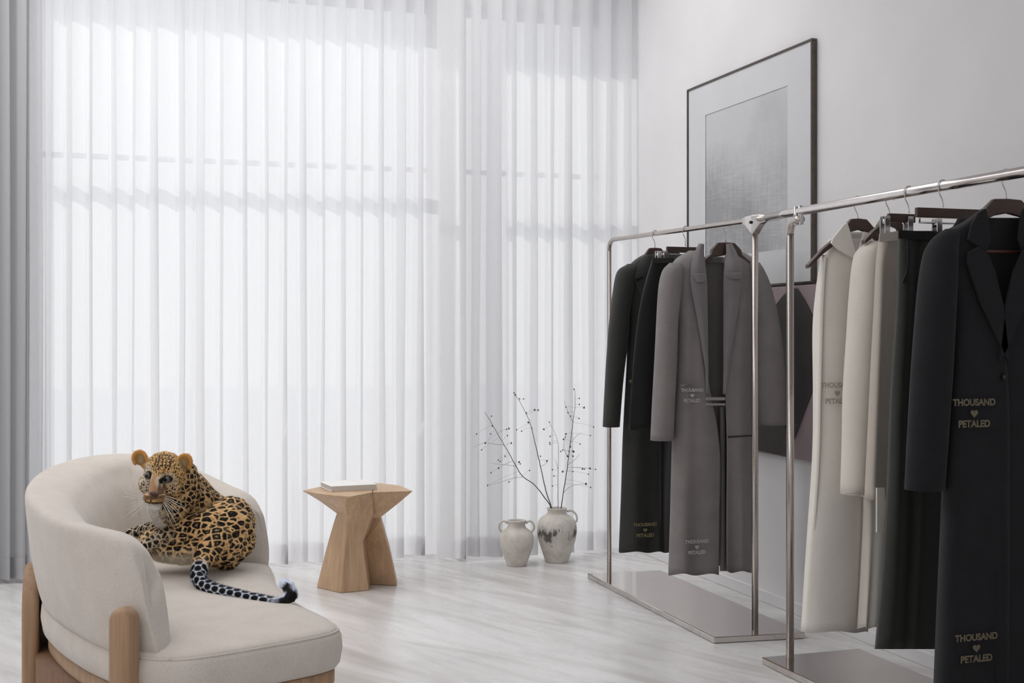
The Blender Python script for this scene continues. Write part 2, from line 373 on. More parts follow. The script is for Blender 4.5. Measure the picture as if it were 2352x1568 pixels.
def clip_hanger(label, X, Y, zr, rr, x0, x1, z0, h, clips, zc, lean=0):
    t = thing('clip_hanger', label, 'hanger', 'hangers on the clothes racks'); hook(t, X, Y, zr, z0+.004, rr, lean)
    box('crossbar', x0, x1, Y-.007, Y+.007, z0-h, z0, WALNUT, t, .002)
    tube('clip_rod', [(x0+.01, Y, zc), (x1-.01, Y, zc)], .0025, CHROME, t, 8)
    for x in (x0+.012, x1-.012): tube('rod_end', [(x, Y, zc), (x, Y, z0-h*.5)], .0025, CHROME, t, 8)
    for x in clips: clip(t, x, Y, zc)
    return at(t, (X, Y, zc-.05))

# ---------- garments ----------
def sheet(name, rows, Y, mat, parent, nr=40, nc=26, wave=(0, 0, 0), thick=.003, smooth_rows=True):
    """rows: (y_px, [(x_px, toward_viewer_m), ...]) measured on the plane Y"""
    k = len(rows[0][1])
    R = []
    flat = [tuple([y]+[v for c in cs for v in c]) for y, cs in rows]
    rs = cr(flat, nr) if smooth_rows else [np.array(f, float) for f in flat]
    grid = []
    for i, f in enumerate(rs):
        y = f[0]; cs = cr([(f[1+2*j], f[2+2*j]) for j in range(k)], nc); row = []
        tt = i/(len(rs)-1)
        for j, (x, dy) in enumerate(cs):
            wv = wave[0]*tt*tt*math.sin(j/(nc-1)*wave[1]*2*math.pi+wave[2])
            q = onY(x, y, Y-dy); row.append((q.x, q.y-wv, q.z+(wv*.55-abs(wave[0])*.2)*max(0, (tt-.9)/.1)))
        grid.append(row)
    o = loft(name, grid, mat, parent, caps=False, closed=False)
    if thick: solid(o, thick)
    return o
def sleeve(name, rows, Y, mat, parent, n=28, nr=30, wave=.0):
    """rows: (y_px, xl_px, xr_px, half_depth, y_shift) hanging tube, open at the cuff"""
    rs = cr(rows, nr); rings = []
    for i, (y, xl, xr, hd, sh) in enumerate(rs):
        a, b = onY(xl, y, Y-sh), onY(xr, y, Y-sh); c = (a+b)/2; hw = abs(b.x-a.x)/2*.97; ring = []
        for k in range(n):
            an = 2*math.pi*k/n; ca, sa = math.cos(an), math.sin(an)
            e = 1+wave*math.sin(3*an+i*.25)*i/nr
            ring.append((c.x+hw*e*math.copysign(abs(ca)**.85, ca), c.y+hd*e*math.copysign(abs(sa)**.9, sa), c.z))
        rings.append(ring)
    o = loft(name, rings, mat, parent, caps=False)
    me = o.data; bm = bmesh.new(); bm.from_mesh(me); bm.verts.ensure_lookup_table()
    bm.faces.new([bm.verts[k] for k in range(n)]); bmesh.ops.recalc_face_normals(bm, faces=bm.faces[:]); bm.to_mesh(me); bm.free()
    for p in me.polygons: p.use_smooth = True
    return solid(o, .003, -1)
def strip(name, pts, Y, dy, mat, parent, thick=.004, bev=.0015):
    """a flat piece of cloth (lapel, pocket, belt) lying on the front of a garment"""
    ps = [(onY(x, y, Y-(d if d is not None else dy)),)*2 for x, y, d in [(p if len(p) == 3 else (p[0], p[1], None)) for p in pts]]
    vs = [(b.x, a.y, b.z) for a, b in ps]
    o = mesh(name, vs, [tuple(range(len(vs)))], mat, parent, False); solid(o, thick, 0); return o
def seg_shell(name, Y, rows, mat, parent, **k): return sheet(name, rows, Y, mat, parent, **k)
def logo(parent, x, y, Y, dy, wpx, mat):
    """the two printed lines and the heart, flat on the cloth"""
    parent = ([o for o in bpy.data.objects if o.parent is parent and o.name.startswith(('front_panel', 'body_front'))] or [parent])[0]
    c = onY(x, y, Y-dy); wm = abs(onY(x+wpx/2, y, Y-dy).x-onY(x-wpx/2, y, Y-dy).x)
    out = []
    def txt(s, w, dz):
        cu = bpy.data.curves.new('t', 'FONT'); cu.body = s; cu.align_x = 'CENTER'; cu.align_y = 'CENTER'; cu.size = 1; cu.offset = .042; cu.extrude = .0
        o = bpy.data.objects.new('t', cu); COL.objects.link(o); bpy.context.view_layer.update()
        me = bpy.data.meshes.new_from_object(o.evaluated_get(bpy.context.evaluated_depsgraph_get())); bpy.data.objects.remove(o)
        xs = [v.co.x for v in me.vertices]; sc = w/(max(xs)-min(xs)); 
        for v in me.vertices: v.co = Vector((c.x+v.co.x*sc, Y-dy, c.z+dz+v.co.y*sc*1.0))
        return link('printed_words', me, mat, parent, False)
    txt('THOUSAND', wm, wm*.21); txt('PETALED', wm*.74, -wm*.21)
    hv = []; r = wm*.088
    for k in range(40):
        t = 2*math.pi*k/40; hx = 16*math.sin(t)**3/16; hz = (13*math.cos(t)-5*math.cos(2*t)-2*math.cos(3*t)-math.cos(4*t))/16
        hv.append((c.x+hx*r, Y-dy, c.z+hz*r))
    hv.append((c.x, Y-dy, c.z)); mesh('printed_heart', hv, [(k, (k+1) % 40, 40) for k in range(40)], mat, parent, False)
GOLD = plain('gold_print', (128, 118, 84), .6); GREYP = plain('pale_grey_print', (174, 170, 168), .6); TAUP = plain('taupe_print', (172, 164, 154), .6); GOLDD = plain('dull_gold_print', (104, 94, 74), .6)

def grey_coat():
    Y = 4.52; X = railX(Y, True)
    coat_hanger('dark brown wooden hanger holding the long grey coat', X+.02, Y, ZR1, .0105, onY(1643, 557, Y).z, .15, .115, neck=.06, nh=.056)
    t = thing('long_coat', 'long open mid-grey coat with wide lapels, on the farther rack', 'coat')
    # back panel, seen in the open front
    sheet('back_panel', [(592, [(1560, -.06), (1610, -.045), (1642, -.04), (1680, -.045), (1725, -.06)]), (630, [(1545, -.07), (1600, -.055), (1642, -.05), (1690, -.055), (1748, -.07)]),
                         (800, [(1556, -.07), (1600, -.06), (1642, -.055), (1690, -.06), (1742, -.07)]), (1050, [(1550, -.07), (1600, -.06), (1642, -.05), (1690, -.06), (1738, -.07)]),
                         (1300, [(1545, -.07), (1595, -.05), (1645, -.06), (1690, -.05), (1736, -.07)])], Y, GREYF, t, wave=(.012, 4, 1))
    # left front (viewer's left)
    sheet('front_panel', [(576, [(1583, -.05), (1592, -.02), (1602, -.006), (1610, 0), (1616, 0)]), (600, [(1548, -.05), (1560, .0), (1582, .02), (1604, .028), (1618, .02)]),
                          (640, [(1540, -.05), (1548, .01), (1570, .035), (1600, .045), (1621, .03)]), (740, [(1553, -.05), (1557, .01), (1580, .045), (1602, .05), (1620, .04)]),
                          (850, [(1551, -.06), (1553, .005), (1578, .045), (1602, .055), (1623, .05)]), (1015, [(1545, -.06), (1547, .005), (1578, .045), (1612, .055), (1652, .045)]),
                          (1180, [(1541, -.06), (1543, .01), (1574, .05), (1612, .045), (1653, .04)]), (1318, [(1538, -.06), (1539, .01), (1572, .055), (1612, .045), (1652, .05)])],
          Y, GREYF, t, nr=54, nc=34, wave=(.010, 2.5, .5))
    sheet('front_panel', [(576, [(1668, 0), (1676, 0), (1684, -.006), (1694, -.02), (1700, -.05)]), (600, [(1664, .02), (1680, .028), (1700, .02), (1722, 0), (1738, -.05)]),
                          (640, [(1664, .03), (1685, .045), (1710, .035), (1738, .01), (1750, -.05)]), (740, [(1666, .04), (1690, .05), (1708, .045), (1730, .01), (1738, -.05)]),
                          (850, [(1664, .05), (1688, .055), (1706, .045), (1728, .005), (1736, -.06)]), (1015, [(1668, .045), (1686, .055), (1706, .045), (1728, .005), (1735, -.06)]),
                          (1180, [(1667, .04), (1686, .045), (1706, .05), (1730, .01), (1737, -.06)]), (1312, [(1667, .05), (1686, .045), (1706, .055), (1732, .01), (1739, -.06)])],
          Y, GREYF, t, nr=54, nc=34, wave=(.010, 2, 2))
    # inner facing strip visible under the belt
    sheet('facing', [(934, [(1654, .0), (1660, .012), (1666, .0)]), (1120, [(1654, .0), (1661, .014), (1667, .0)]), (1311, [(1654, .0), (1662, .016), (1668, .0)])], Y, GREYF, t, nc=8)
    sleeve('sleeve', [(604, 1538, 1562, .02, 0), (622, 1524, 1566, .045, 0), (660, 1516, 1562, .055, 0), (740, 1511, 1553, .055, .0), (830, 1506, 1552, .05, .0), (920, 1501, 1549, .045, .0), (1011, 1496, 1545, .042, 0)], Y-.01, GREYF, t, wave=.03)
    sleeve('sleeve', [(603, 1722, 1744, .02, 0), (622, 1718, 1752, .045, 0), (660, 1724, 1766, .055, 0), (740, 1732, 1784, .06, .0), (830, 1736, 1796, .06, .0), (920, 1738, 1804, .055, 0), (975, 1742, 1806, .055, 0)], Y-.01, GREYF, t, wave=.05)
    # collar and lapels: raised folded cloth
    sheet('lapel', [(560, [(1606, .01), (1611, .025), (1616, .01)]), (585, [(1594, .03), (1607, .04), (1616, .025)]), (618, [(1587, .05), (1604, .062), (1620, .04)]), (660, [(1588, .06), (1606, .066), (1623, .045)]),
                    (720, [(1599, .062), (1612, .07), (1624, .05)]), (790, [(1611, .062), (1619, .068), (1625, .055)]), (850, [(1620, .06), (1623, .063), (1626, .056)]), (905, [(1622, .058), (1624, .06), (1626, .056)])], Y, GREYL, t, nc=14, thick=.006)
    sheet('lapel', [(560, [(1669, .01), (1674, .025), (1680, .01)]), (585, [(1668, .025), (1680, .04), (1693, .03)]), (612, [(1664, .04), (1684, .062), (1704, .05)]), (650, [(1662, .045), (1682, .066), (1702, .06)]),
                    (712, [(1662, .05), (1680, .07), (1694, .062)]), (790, [(1662, .055), (1672, .068), (1682, .062)]), (850, [(1662, .056), (1668, .063), (1673, .06)]), (905, [(1661, .056), (1664, .06), (1667, .058)])], Y, GREYL, t, nc=14, thick=.006)
    sheet('collar', [(566, [(1611, .0), (1620, -.03), (1642, -.045), (1664, -.03), (1672, .0)]), (588, [(1609, .012), (1618, -.03), (1642, -.042), (1666, -.03), (1676, .012)])][::-1]
          if False else [(590, [(1612, .0), (1622, -.03), (1642, -.038), (1662, -.03), (1672, .0)]), (604, [(1612, .0), (1622, -.03), (1642, -.036), (1662, -.03), (1672, .0)])], Y, GREYL, t, nr=6, nc=16, thick=.005)
    sheet('notch_fold', [(628, [(1590, .068), (1602, .074), (1618, .06)]), (640, [(1596, .07), (1607, .076), (1620, .062)]), (648, [(1601, .07), (1610, .078), (1617, .066)])], Y, GREYL, t, nr=8, nc=10, thick=.006)
    sheet('notch_fold', [(626, [(1665, .06), (1682, .074), (1703, .064)]), (634, [(1668, .062), (1684, .076), (1702, .068)]), (641, [(1678, .064), (1690, .074), (1700, .066)])], Y, GREYL, t, nr=8, nc=10, thick=.006)
    BELT = fabric('belt_satin', (136, 130, 130), (156, 150, 150), sheen=.5)
    strip('belt', [(1621, 912), (1665, 912), (1665, 919), (1621, 919)], Y, .062, BELT, t); strip('belt', [(1621, 926), (1665, 926), (1665, 931), (1621, 931)], Y, .062, BELT, t)
    strip('pocket_welt', [(1563, 884), (1588, 876), (1588, 880), (1563, 889)], Y, .056, GREYL, t)
    strip('pocket_welt', [(1672, 1001), (1727, 998), (1727, 1002), (1672, 1005)], Y, .057, CHARF, t, .002)
    logo(t, 1590, 908, Y, .062, 52, GREYP); logo(t, 1601, 1256, Y, .068, 54, GREYP)
    at(t, (X, Y, onY(1640, 1318, Y).z))
def charcoal_coat():
    Y = 5.02; X = railX(Y, True)
    coat_hanger('dark wooden hanger holding the charcoal coat, nearest the curtain', X, Y, ZR1, .0105, onY(1511, 570, Y).z, .14, .105, neck=.045)
    t = thing('long_coat', 'charcoal tailored coat with a notched lapel, nearest the curtain on the farther rack', 'coat')
    sheet('body_front', [(576, [(1495, -.04), (1500, -.01), (1510, 0), (1530, 0), (1548, -.01), (1556, -.04)]), (602, [(1453, -.05), (1462, .01), (1484, .03), (1510, .035), (1550, .02), (1576, -.05)]),
                         (640, [(1434, -.05), (1444, .01), (1470, .04), (1505, .045), (1556, .03), (1592, -.05)]), (740, [(1443, -.05), (1446, .01), (1470, .045), (1505, .05), (1550, .03), (1580, -.05)]),
                         (830, [(1440, -.05), (1442, .01), (1466, .045), (1500, .05), (1545, .03), (1566, -.05)]), (1000, [(1431, -.06), (1433, .01), (1460, .045), (1496, .05), (1530, .03), (1548, -.05)]),
                         (1130, [(1427, -.06), (1429, .01), (1458, .05), (1494, .045), (1524, .03), (1540, -.05)]), (1267, [(1422, -.06), (1424, .01), (1458, .055), (1492, .045), (1518, .05), (1538, -.04)])],
          Y, CHARF, t, nr=50, nc=36, wave=(.008, 3, 0))
    sheet('back_panel', [(590, [(1470, -.055), (1520, -.05), (1570, -.055)]), (700, [(1446, -.06), (1510, -.07), (1580, -.06)]), (1000, [(1434, -.065), (1490, -.075), (1548, -.06)]), (1262, [(1424, -.065), (1480, -.075), (1537, -.05)])], Y, BLACKF, t)
    sleeve('sleeve', [(606, 1442, 1462, .02, 0), (624, 1419, 1462, .045, 0), (672, 1409, 1452, .05, 0), (720, 1403, 1444, .05, 0), (776, 1398, 1442, .048, 0), (869, 1392, 1431, .042, 0), (980, 1386, 1422, .038, 0)], Y-.005, CHARF, t, wave=.03)
    sheet('lapel', [(586, [(1480, .02), (1490, .035), (1500, .03)]), (612, [(1466, .04), (1482, .052), (1502, .05)]), (643, [(1460, .048), (1480, .058), (1500, .055)]), (690, [(1474, .05), (1485, .06), (1497, .055)]), (760, [(1490, .052), (1493, .058), (1497, .055)])], Y, CHARF, t, nc=12, thick=.005)
    strip('lapel_notch', [(1459, 641), (1476, 634), (1478, 638), (1464, 648)], Y, .064, BLACKF, t, .002)
    bt = plain('horn_button', (96, 84, 62), .4); tube('button', [onY(1449, 876, Y-.045), onY(1449, 876, Y-.052)], .008, bt, t, 14)
    sheet('front_pleat', [(1000, [(1516, .05), (1522, .062), (1528, .05)]), (1130, [(1516, .05), (1521, .064), (1526, .05)]), (1266, [(1517, .055), (1522, .068), (1527, .055)])], Y, BLACKF, t, nc=8)
    logo(t, 1482, 1217, Y, .066, 54, GOLD)
    at(t, (X, Y, onY(1480, 1268, Y).z))
def black_skirt():
    Y = 4.78; X = railX(Y, True)
    x0, x1 = onY(1497, 575, Y).x, onY(1605, 575, Y).x
    clip_hanger('brown clip hanger with the black skirt, between the two coats of the farther rack', X, Y, ZR1, .0105, onY(1531, 575, Y).x, onY(1608, 575, Y).x, onY(1570, 567, Y).z, .024, [onY(1512, 590, Y).x, onY(1526, 590, Y).x], onY(1512, 583, Y).z)
    t = thing('skirt', 'black straight garment clipped up between the charcoal coat and the grey coat', 'skirt')
    sheet('skirt_front', [(594, [(1499, -.03), (1502, .0), (1515, .012), (1540, .012), (1565, .0), (1570, -.03)]), (640, [(1485, -.035), (1488, .0), (1508, .02), (1540, .02), (1570, .0), (1575, -.03)]),
                         (700, [(1471, -.04), (1474, .0), (1500, .025), (1540, .025), (1570, .0), (1574, -.03)]), (780, [(1460, -.04), (1463, .0), (1492, .03), (1534, .03), (1564, .0), (1568, -.03)]),
                         (880, [(1452, -.04), (1455, .0), (1486, .03), (1528, .03), (1556, .0), (1560, -.03)]), (985, [(1446, -.04), (1449, .0), (1482, .03), (1522, .03), (1548, .0), (1552, -.03)])], Y, BLACKF, t, nr=34, nc=30, wave=(.01, 2.5, 1))
    sheet('skirt_back', [(596, [(1500, -.035), (1535, -.045), (1570, -.035)]), (780, [(1462, -.04), (1515, -.055), (1567, -.035)]), (983, [(1448, -.04), (1500, -.055), (1551, -.035)])], Y, BLACKF, t)
    strip('waistband', [(1499, 592), (1545, 592), (1545, 604), (1497, 604)], Y, .017, CHARF, t, .003)
    at(t, (X, Y, onY(1480, 985, Y).z))
grey_coat(); charcoal_coat(); black_skirt()

def cream_coat():
    Y = 3.515; X = 2.307
    coat_hanger('dark wooden hanger with one arm sticking out of the cream sleeveless coat', X+.012, Y-.022, ZR2, .0135, onY(1973, 505, Y).z, X+.012-onY(1845, 612, Y).x, onY(1973, 505, Y).z-onY(1845, 609, Y).z, neck=.046, flat=.036, nh=.042)
    t = thing('sleeveless_coat', 'cream sleeveless wrap coat reaching almost to the base plate of the nearer rack', 'coat')
    sheet('front_panel', [(548, [(1905, -.045), (1910, -.01), (1922, .0), (1940, .0), (1960, .0), (2000, -.02), (2030, -.04)]), (600, [(1885, -.05), (1892, .005), (1910, .03), (1940, .035), (1975, .035), (2015, .02), (2048, -.04)]),
                         (680, [(1873, -.055), (1882, .01), (1900, .035), (1940, .045), (1985, .04), (2030, .02), (2062, -.05)]), (760, [(1867, -.055), (1876, .01), (1898, .04), (1940, .05), (1985, .045), (2030, .02), (2066, -.05)]),
                         (900, [(1868, -.06), (1876, .01), (1898, .04), (1940, .05), (1985, .045), (2030, .02), (2062, -.05)]), (1050, [(1866, -.06), (1872, .01), (1895, .04), (1940, .05), (1985, .045), (2020, .02), (2050, -.05)]),
                         (1274, [(1851, -.07), (1856, .01), (1882, .045), (1930, .05), (1975, .05), (2005, .02), (2030, -.05)]), (1450, [(1840, -.07), (1844, .01), (1872, .05), (1920, .05), (1960, .055), (1980, .02), (1992, -.05)])],
          Y, CREAMF, t, nr=54, nc=44, wave=(.008, 2.5, 0))
    sheet('back_panel', [(533, [(1940, -.05), (1968, -.04), (2010, -.05)]), (590, [(1893, -.055), (1964, -.06), (2040, -.055)]), (700, [(1880, -.06), (1960, -.08), (2055, -.06)]), (1100, [(1868, -.07), (1950, -.09), (2045, -.06)]), (1446, [(1844, -.08), (1915, -.10), (1990, -.06)])], Y, CREAMF, t)
    strip('collar', [(1937, 517), (1945, 512), (1950, 528), (1957, 556), (1970, 598), (1950, 588), (1925, 573), (1909, 558), (1912, 548)], Y, .05, CREAMF, t, .008)
    strip('collar', [(1984, 532), (2004, 538), (1996, 562), (1972, 598), (1966, 590), (1976, 562)], Y, .046, CREAMF, t, .008)
    sheet('armhole_facing', [(585, [(1886, .0), (1892, .025), (1898, .03)]), (690, [(1876, .01), (1885, .035), (1892, .04)]), (900, [(1873, .01), (1880, .035), (1886, .042)]), (1100, [(1868, .01), (1874, .03), (1880, .036)]), (1446, [(1845, .0), (1850, .015), (1856, .02)])], Y, CREAMF, t, nc=8)
    logo(t, 1924, 903, Y, .064, 76, TAUP)
    at(t, (X, Y, onY(1910, 1450, Y).z))
def beige_jacket():
    Y = 3.335; X = 2.307
    coat_hanger('dark wooden hanger inside the beige jacket, its arm end showing beside the cream collar', X+.02, Y, ZR2, .0135, onY(2060, 498, Y).z, X+.02-onY(1983, 553, Y).x, .075, neck=.04)
    t = thing('jacket', 'beige jacket showing one long hanging sleeve, on the nearer rack', 'jacket')
    sleeve('sleeve', [(554, 2000, 2024, .02, 0), (572, 1978, 2020, .045, 0), (600, 1966, 2018, .05, 0), (680, 1958, 2014, .055, 0), (780, 1951, 2006, .052, 0), (900, 1943, 2000, .05, 0), (1020, 1940, 1994, .045, 0), (1134, 1936, 1987, .042, 0)], Y, BEIGEF, t, wave=.02)
    sheet('body_front', [(556, [(2004, -.05), (2010, -.01), (2030, .0), (2060, -.03)]), (640, [(1985, -.05), (1992, .0), (2025, .02), (2075, -.03)]), (850, [(1990, -.05), (1996, .0), (2025, .02), (2070, -.03)]), (1100, [(1980, -.05), (1985, .0), (2010, .02), (2050, -.03)]), (1140, [(1978, -.05), (1983, .0), (2010, .02), (2048, -.03)])], Y+.03, BEIGEF, t)
    sheet('cuff_seam', [(1128, [(1937, .035), (1960, .048), (1986, .035)]), (1134, [(1936, .035), (1960, .048), (1986, .035)])], Y, BEIGEF, t, nr=4, nc=10)
    at(t, (X, Y, onY(1960, 1134, Y).z))
    t = thing('dress', 'pale beige slip dress under the beige jacket, hem beside the olive trousers', 'dress')
    Y2 = 3.425
    sheet('dress_front', [(1020, [(1984, -.03), (1990, .0), (2005, .02), (2030, .02), (2045, -.02)]), (1140, [(1983, -.04), (1988, .0), (2005, .02), (2030, .02), (2046, -.02)]), (1290, [(1977, -.04), (1982, .0), (2000, .025), (2020, .02), (2040, -.02)]), (1440, [(1969, -.04), (1974, .0), (1990, .03), (2008, .02), (2032, -.02)])][0:] if False else
          [(600, [(1990, -.03), (1996, .0), (2012, .02), (2035, .02), (2050, -.02)]), (900, [(1986, -.03), (1992, .0), (2008, .02), (2032, .02), (2048, -.02)]), (1140, [(1983, -.04), (1988, .0), (2005, .02), (2030, .02), (2046, -.02)]), (1290, [(1977, -.04), (1982, .0), (2000, .025), (2020, .02), (2040, -.02)]), (1440, [(1969, -.04), (1974, .0), (1990, .03), (2008, .02), (2032, -.02)])],
          Y2, BEIGEF, t, nc=26, wave=(.01, 3, 0))
    strip('belt_end', [(2013, 1120), (2031, 1120), (2033, 1222), (2013, 1222)], Y2, .262, BEIGEF, t, .006)
    at(t, (X, Y2, onY(2000, 1440, Y2).z))
def taupe_trousers():
    Y = 3.21; X = 2.307
    clip_hanger('brown clip hanger with two silver clips gripping the taupe trousers', X, Y, ZR2, .0135, onY(2040, 495, Y).x, onY(2100, 495, Y).x, onY(2070, 491, Y).z, .026, [onY(2030, 520, Y).x+.004, onY(2086, 520, Y).x], onY(2030, 505, Y).z)
    t = thing('trousers', 'narrow taupe trousers clipped up beside the beige jacket on the nearer rack', 'trousers')
    sheet('leg_front', [(538, [(2021, -.03), (2026, .0), (2040, .012), (2052, .004), (2064, -.02)]), (600, [(2013, -.035), (2018, .0), (2030, .016), (2045, -.004), (2064, -.02)]), (700, [(2008, -.035), (2013, .0), (2026, .02), (2040, -.01), (2062, -.02)]),
                        (850, [(2000, -.035), (2005, .0), (2020, .025), (2034, -.012), (2056, -.02)]), (1000, [(1993, -.035), (1998, .0), (2014, .026), (2028, -.012), (2052, -.02)]), (1148, [(1986, -.035), (1991, .0), (2008, .028), (2022, -.012), (2046, -.02)])], Y, TAUPEF, t, nc=30)
    sheet('leg_back', [(540, [(2022, -.032), (2044, -.045), (2064, -.025)]), (850, [(2002, -.038), (2030, -.055), (2056, -.025)]), (1146, [(1988, -.038), (2016, -.055), (2045, -.025)])], Y, TAUPEF, t)
    strip('waistband', [(2020, 537), (2063, 530), (2064, 552), (2019, 556)], Y, .016, TAUPEF, t, .003)
    at(t, (X, Y, onY(2010, 1148, Y).z))
def olive_trousers():
    Y = 3.05; X = 2.307
    clip_hanger('long brown clip hanger with the dark olive trousers, second from the right edge', X, Y, ZR2, .0135, onY(2104, 490, Y).x, onY(2258, 490, Y).x, onY(2180, 479, Y).z, .028, [onY(2152, 520, Y).x, onY(2240, 520, Y).x], onY(2150, 512, Y).z)
    t = thing('trousers', 'wide dark olive trousers beside the black coat on the nearer rack', 'trousers')
    sheet('leg_front', [(530, [(2064, -.03), (2070, .0), (2088, .015), (2110, .012), (2135, .015), (2165, .0), (2180, -.03)]), (600, [(2062, -.035), (2068, .0), (2086, .02), (2106, .0), (2132, .02), (2168, .0), (2186, -.03)]),
                        (720, [(2058, -.035), (2064, .0), (2084, .025), (2104, -.002), (2130, .025), (2168, .0), (2186, -.03)]), (900, [(2046, -.035), (2052, .0), (2074, .03), (2096, -.004), (2124, .03), (2164, .0), (2184, -.03)]),
                        (1100, [(2038, -.04), (2044, .0), (2068, .035), (2092, -.004), (2120, .03), (2156, .0), (2178, -.03)]), (1300, [(2027, -.04), (2033, .0), (2060, .035), (2086, .0), (2112, .035), (2146, .0), (2166, -.03)]), (1490, [(2010, -.04), (2016, .0), (2046, .035), (2076, .01), (2104, .035), (2134, .0), (2154, -.03)])],
          Y, GREENF, t, nr=50, nc=44)
    sheet('leg_back', [(532, [(2066, -.032), (2120, -.05), (2178, -.035)]), (900, [(2050, -.04), (2110, -.06), (2182, -.035)]), (1488, [(2014, -.045), (2080, -.065), (2152, -.035)])], Y, GREENF, t)
    strip('waistband', [(2064, 528), (2170, 534), (2170, 552), (2064, 548)], Y, .02, BLACKF, t, .003)
    sheet('pocket_edge', [(552, [(2084, .018), (2087, .024), (2090, .018)]), (610, [(2084, .02), (2087, .026), (2090, .02)]), (650, [(2072, .02), (2076, .026), (2080, .02)])], Y, BLACKF, t, nc=6)
    at(t, (X, Y, onY(2080, 1490, Y).z))
def black_coat():
    Y = 2.80; X = 2.307
    coat_hanger('wide dark wooden hanger holding the black coat at the right edge', X+.012, Y, ZR2, .0135, onY(2306, 458, Y).z, .15, .105, neck=.07, bar=.14, flat=.045, nh=.045)
    t = thing('long_coat', 'long black tailored coat with notched lapels, at the right edge of the photo', 'coat')
    def mir(l):  # mirror the left half about x=2306
        return [(x, d) for x, d in l]+[(4612-x, d) for x, d in l[::-1]]
    lrows = [(478, [(2258, -.045), (2262, -.01), (2266, .0), (2270, .0)]), (510, [(2212, -.05), (2222, .005), (2240, .02), (2262, .015)]), (545, [(2152, -.055), (2170, .01), (2205, .035), (2262, .03)]),
             (600, [(2146, -.055), (2160, .015), (2200, .045), (2268, .045)]), (700, [(2176, -.055), (2184, .015), (2215, .05), (2284, .055)]), (840, [(2178, -.06), (2184, .015), (2215, .055), (2312, .062)]),
             (1000, [(2170, -.06), (2176, .015), (2210, .055), (2318, .062)]), (1150, [(2163, -.06), (2169, .015), (2204, .06), (2318, .06)]), (1350, [(2154, -.07), (2160, .015), (2198, .06), (2318, .065)]), (1620, [(2143, -.07), (2150, .015), (2190, .065), (2316, .068)])]
    sheet('front_panel', lrows, Y, INKF, t, nr=60, nc=34, wave=(.006, 2, 0))
    rr = [(y, [(4612-x-(14 if i == 3 and y > 800 else 0), d-(.008 if i == 3 else 0)) for i, (x, d) in enumerate(c)][::-1]) for y, c in lrows]
    sheet('front_panel', rr, Y, INKF, t, nr=60, nc=34, wave=(.006, 2, 1))
    sheet('back_panel', [(500, [(2200, -.055), (2262, -.045), (2306, -.04), (2350, -.045), (2412, -.055)]), (600, [(2165, -.06), (2240, -.06), (2306, -.055), (2372, -.06), (2447, -.06)]), (1000, [(2174, -.065), (2240, -.07), (2306, -.07), (2372, -.07), (2438, -.06)]), (1612, [(2148, -.075), (2230, -.08), (2306, -.08), (2382, -.08), (2464, -.07)])], Y, fabric('coat_lining', (52, 52, 54), (66, 66, 68)), t)
    sl = [(526, 2172, 2204, .012, 0), (540, 2154, 2200, .03, 0), (562, 2140, 2192, .045, 0), (594, 2131, 2186, .055, 0), (680, 2119, 2182, .06, 0), (840, 2104, 2178, .056, 0), (980, 2094, 2172, .05, 0), (1124, 2085, 2164, .045, 0)]
    sleeve('sleeve', sl, Y-.01, INKF, t, wave=.02)
    sleeve('sleeve', [(y, 4612-b, 4612-a, d, s) for y, a, b, d, s in sl], Y-.01, INKF, t, wave=.02)
    pc = [(2262, 479), (2268, 500), (2274, 548), (2264, 577), (2247, 566), (2223, 549), (2231, 515), (2247, 488)]
    pl = [(2223, 581), (2247, 567), (2264, 577), (2284, 620), (2303, 700), (2318, 833), (2306, 812), (2278, 752), (2250, 690), (2221, 602)]
    for pts, nm, dd in ((pc, 'collar', .058), (pl, 'lapel', .068)):
        strip(nm, pts, Y, dd, INKF, t, .007); strip(nm, [(4612-x, y) for x, y in pts], Y, dd, INKF, t, .007)
    tube('button', [onY(2307, 866, Y-.066), onY(2307, 866, Y-.074)], .009, plain('black_button', (14, 14, 14), .3), t, 16)
    logo(t, 2238, 949, Y, .072, 98, GOLDD); logo(t, 2243, 1488, Y, .078, 98, GOLDD)
    at(t, (X, Y, onY(2300, 1620, Y).z))
cream_coat(); beige_jacket(); taupe_trousers(); olive_trousers(); black_coat()

